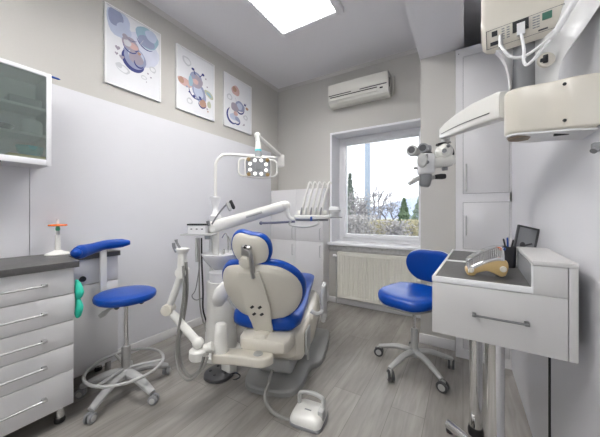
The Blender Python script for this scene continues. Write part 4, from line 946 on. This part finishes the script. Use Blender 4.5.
# pantograph arm to the head
E0, E1 = P(505, 105, .985), P(443, 133, 1.70)
dd = (E1-E0); dh = Vector((dd.x, dd.y, 0)).normalized(); sd = Vector((-dh.y, dh.x, 0))
b = MB()
secs = []
for tt_, hw, z0_, z1_ in ((-.03, .030, -.05, .045), (0, .033, -.052, .052), (.3, .032, -.045, .064), (.6, .030, -.042, .060), (.85, .027, -.040, .046), (1.0, .022, -.034, .030), (1.02, .014, -.024, .014)):
    c = E0+dd*tt_
    secs.append([c+sd*x*1+Vector((0, 0, (z0_+z1_)/2+z)) for x, z in sq(hw, (z1_-z0_)/2, 6, 24)])
b.loft(secs); b.build('balance_arm', IVORY, t, True)
b = MB(); 
g0, g1 = E0+dd*.06-sd*.034-Vector((0, 0, .020)), E0+dd*.93-sd*.026-Vector((0, 0, .014))
g0 = E0+dd*.06+sd*.033-Vector((0, 0, .018)); g1 = E0+dd*.93+sd*.026-Vector((0, 0, .012))
b.tube([g0, E0.lerp(E1, .5)+sd*.0318-Vector((0, 0, .010)), g1], .0022, 6, 4); b.build('groove', GROOVE, t, True)
# head
hv = 1.72
def HP(x, y, o=0): return P(x, y, hv+o)
vr = Vector((CS, SN, 0)); vf = Vector((-SN, CS, 0))
b = MB(); b.tube([HP(446, 137), HP(446, 143)], [.022, .03], 14); b.build('arm_pivot', LGREY, t, True)
b = MB(); b.tube([HP(437+2*0, 145)+vf*0, HP(444, 143.5), HP(450, 147), HP(452.5, 153), HP(451, 158)], .008, 10, 5, flat=2.2); b.build('yoke_bumper', BLACK, t, True)
b = MB(); b.ball(HP(444, 151.5), (.052, .045, .052)); b.lathe(HP(441.5, 153)-vf*.035, [(0, 0), (.030, 0), (.026, .012), (0, .014)], 20, -vf); b.build('yoke_joint', IVORY, t, True)
b = MB(); b.lathe(HP(440, 152.5)-vf*.048, [(0, 0), (.014, 0), (.012, .010), (0, .012)], 14, -vf); b.ball(HP(444.5, 147.5)-vf*.045, .012, 10); b.build('pivot_cap', GREYP, t, True)
b = MB(); b.tube([HP(450, 160), HP(430, 164.5)], [.040, .030], 18); b.tube([HP(450, 160), HP(453, 159.5)], [.04, .03], 18); b.build('tilt_cylinder', IVORY, t, True)
b = MB(); b.tube([HP(436, 164.8), HP(431, 165.5)], .018, 14); b.tube([HP(447, 168.5), HP(442.5, 169)], .012, 12); b.build('tension_knob', GREYP, t, True)
b = MB(); Mh = Matrix.Translation(HP(425.5, 163.5)) @ Matrix.Rotation(TH-.15, 4, 'Z')
b.box((-.045, -.045, -.070), (.045, .045, .060), .016, Mh, 3); b.build('optics_body', PURE, t, True)
b = MB(); b.lathe(HP(419.5, 162)-vf*.042, [(0, 0), (.030, 0), (.030, .012), (.024, .018), (0, .018)], 22, -vf+vr*-.6, sy=1.5); b.tube([HP(417, 168), HP(413.5, 168.5)], .009, 10); b.build('magnification_dial', LGREY, t, True)
b = MB(); b.lathe(HP(423, 164)-vf*.05, [(0, 0), (.010, 0), (.010, .014), (0, .015)], 12, -vf); b.box((-.016, -.055, .02), (0, -.044, .05), .002, Mh); b.build('side_button', GREYP, t, True)
for (x, y, m) in ((412.5, 151, LGREY), (423.5, 149, GREYP)):
    b = MB(); cc = HP(x, y); ax = (-vf*.8+vr*(-.55)+Vector((0, 0, .05))).normalized()
    b.lathe(cc-ax*.03, [(0, 0), (.028, 0), (.033, .02), (.034, .05), (.030, .062), (0, .058)], 24, ax)
    if x > 420: b.tube([cc, HP(430, 149)], [.03, .024], 14)
    else: b.tube([cc-ax*.01, HP(421, 154)], [.028, .02], 14)
    e = b.build('eyepiece', m, t, True)
    MB().lathe(cc+ax*.029, [(0, 0), (.022, 0), (.020, .004), (0, .002)], 20, ax).build('lens', DKGREY, e, True)
b = MB(); b.tube([HP(417, 154.2), HP(431, 153.2)], .008, 10, flat=2); b.build('binocular_bridge', DKGREY, t, True)
b = MB(); b.tube([HP(425.5, 174.5), HP(425.3, 180), HP(424.8, 185), HP(424.5, 186.5)], [.036, .037, .033, .025], 24); b.build('objective_lens', GREYP, t, True)
b = MB(); b.tube([HP(426, 180), HP(429, 178), HP(434, 177)], .016, 12); b.build('handle_mount', LGREY, t, True)
b = MB(); b.tube([HP(434.5, 177), HP(441, 176.5), HP(445, 176.2)], [.014, .018, .016], 14); b.build('right_grip', BLACK, t, True)
b = MB(); b.tube([HP(419, 178), HP(414, 180.5), HP(409, 184)], [.015, .018, .012], 14, 3); b.build('left_grip', LGREY, t, True)
# wall hook at the right edge
hk = Vector((XR, 1.0, 1.41))
hk = P(598, 147, .73)
b = MB(); b.box((hk.x-.012, hk.y-.01, hk.z-.012), (XR, hk.y+.01, hk.z+.012), .003); b.tube([hk, hk+Vector((-.012, -.01, -.012))], .008, 10)
tag(b.build('wall_hook', GREYP), 'small grey hook on the right wall beneath the microscope arm', 'hook')

# ================================================================== OUTSIDE (pale colours stand in for haze)
GZ = -0.6
GR = leafmat('pale_ground', (.30, .31, .26), (.48, .46, .42))
BARK = mat('bark', (.22, .21, .23), .9, var=.2)
CON1 = leafmat('grey_green_needles', (.12, .16, .13), (.22, .26, .22))
CON2 = leafmat('green_needles', (.12, .20, .11), (.22, .30, .18))
TWIG = leafmat('pale_twigs', (.26, .26, .29), (.45, .42, .38))
LEAF = leafmat('yellowed_leaves', (.36, .34, .18), (.55, .48, .36))
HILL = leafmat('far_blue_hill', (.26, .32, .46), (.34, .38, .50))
def far(x, y, v): return P(x, y, v)
b = MB(); b.box((-120, YB+3, GZ-.5), (90, 200, GZ)); o = struct('floor_outside', b, GR)
b = MB(); base = []; 
rows = []
for j, yy in enumerate((90, 110, 135, 165)):
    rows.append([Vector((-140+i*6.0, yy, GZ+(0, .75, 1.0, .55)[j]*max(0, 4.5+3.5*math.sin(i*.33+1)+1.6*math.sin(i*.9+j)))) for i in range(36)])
vs = [[b.bm.verts.new(p) for p in r] for r in rows]
for A_, B_ in zip(vs, vs[1:]):
    for i in range(35): b.bm.faces.new((A_[i], A_[i+1], B_[i+1], B_[i]))
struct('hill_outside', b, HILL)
def leafcloud(b, pts, s, n):
    for _ in range(n):
        p = pts(); q = Matrix.Rotation(random.random()*6.3, 3, Vector((random.uniform(-1, 1), random.uniform(-1, 1), random.uniform(-1, 1))).normalized())
        a_ = s*random.uniform(.6, 1.3)
        vs_ = [b.bm.verts.new(p+q @ Vector(v)) for v in ((-a_, 0, 0), (0, a_*.45, 0), (a_, 0, 0), (0, -a_*.45, 0))]; b.bm.faces.new(vs_)
def conifer(base, h, r, m, label, n=2600, s=.16):
    t = thing('conifer_tree', label, 'tree', base, 0)
    MB().cyl((0, 0, 0), (0, 0, h*.97), r*.08, .02, 8).build('trunk', BARK, t)
    b = MB()
    def pt():
        z = random.random()**1.3; rr = r*(1-z)*(.55+.45*abs(math.sin(z*26)))*math.sqrt(random.uniform(.35, 1)); a = random.random()*6.283
        return Vector((rr*math.cos(a), rr*math.sin(a), h*(.06+.94*z)-rr*.25))
    leafcloud(b, pt, s, n); b.build('foliage', m, t)
def bare(base, h, label, spread=.5, seed=1, lf=None, dep=4, r0=.09):
    rnd = random.Random(seed); t = thing('bare_tree', label, 'tree', base, 0)
    segs = MB(); tips = []
    def grow(p, d, L, r, k):
        q = p+d*L; m_ = p+d*L*.5+Vector((rnd.uniform(-1, 1), rnd.uniform(-1, 1), 0))*L*.06
        segs.tube([p, m_, q], [r, r*.85, r*.68], 5)
        if k == 0: tips.append(q); return
        for i in range(3 if k > 1 else 4):
            nd = (d+Vector((rnd.uniform(-1, 1), rnd.uniform(-1, 1), rnd.uniform(-.3, .7)))*spread*1.5).normalized()
            grow(q, nd, L*rnd.uniform(.55, .8), r*.62, k-1)
    grow(Vector((0, 0, 0)), Vector((rnd.uniform(-.1, .1), 0, 1)).normalized(), h*.36, r0, dep)
    segs.build('branches', BARK, t)
    if lf:
        b = MB()
        def pt():
            p = rnd.choice(tips); return p+Vector((rnd.gauss(0, .3), rnd.gauss(0, .3), rnd.gauss(0, .3)))
        leafcloud(b, pt, .06, 900); b.build('foliage', lf, t)
def g(x, v):
    p = P(x, 213, v); p.z = GZ; return p
conifer(g(350, 13), 3.7, .62, CON1, 'slender grey conifer outside at the left edge of the window', 3000, .10)
conifer(g(341, 15), 3.0, 1.1, CON1, 'broad grey conifer half hidden by the left window frame', 2000, .12)
conifer(g(404, 14), 2.55, .85, CON2, 'bushy green conifer outside at the right side of the window', 3200, .10)
conifer(g(420, 17), 2.9, 1.3, CON2, 'green conifer outside hidden partly by the pillar', 2000, .12)
bare(g(360, 11), 2.5, 'bare tree outside between the grey conifer and the tall post', .5, 3, TWIG)
bare(g(379, 13), 3.0, 'bare spindly tree outside right of the tall post', .38, 8, None, 4, .06)
bare(g(371, 17), 2.7, 'low branching tree outside just behind the tall post', .6, 12, TWIG)
bare(g(388, 16), 2.5, 'pale branching tree outside left of the green conifer', .6, 21, TWIG)
for i, (x, v, m, lb) in enumerate(((352, 9.5, TWIG, 'pale twiggy shrub below the left of the window'), (362, 9, TWIG, 'pale twiggy shrub at the bottom of the window below the post'), (374, 10.5, LEAF, 'yellowed shrub outside right of the post'), (386, 11, LEAF, 'yellowed shrub outside in the middle of the window'), (396, 9.5, TWIG, 'grey twiggy shrub outside below the green conifer'), (412, 11, LEAF, 'yellowed shrub outside at the right of the window'))):
    t = thing('shrub', lb, 'shrub', g(x, v))
    rr, hh = .5, 1.65 if i < 2 else 1.45
    b = MB(); rnd = random.Random(i)
    for k in range(26):
        a = rnd.random()*6.28; e = Vector((rr*math.cos(a)*rnd.random(), rr*math.sin(a)*rnd.random(), hh*rnd.uniform(.6, 1)))
        b.tube([Vector((e.x*.2, e.y*.2, 0)), e*.6+Vector((rnd.uniform(-.1, .1), 0, 0)), e], [.015, .010, .004], 4)
    b.build('stems', BARK, t)
    b = MB(); leafcloud(b, lambda: Vector((rnd.gauss(0, rr*.5), rnd.gauss(0, rr*.5), hh*rnd.uniform(.25, 1.05))), .045, 2200); b.build('foliage', m, t)
t = thing('utility_post', 'tall grey-blue post standing outside the window', 'post', g(367.5, 12))
MB().cyl((0, 0, 0), (0, 0, 9.5), .13, .105, 14).build('shaft', mat('post_grey', (.26, .31, .38), .6), t)
MB().lathe((0, 0, 9.5), [(0, 0), (.14, 0), (.14, .05), (0, .12)], 14).build('cap', BARK, t)
b = MB().box((-22, 26.0, GZ), (8, 26.15, GZ+1.2)); tag(b.build('garden_wall', mat('pale_render', (.55, .56, .60), .8)), 'long low pale wall outside beyond the shrubs', 'wall')
# bits of facade so the world outside is closed below the window are left to the ground

# ================================================================== LIGHT
w = bpy.data.worlds.new('overcast_sky'); scene.world = w; w.use_nodes = True
bg = w.node_tree.nodes['Background']; bg.inputs['Color'].default_value = (.94, .97, 1, 1); bg.inputs['Strength'].default_value = 1.7
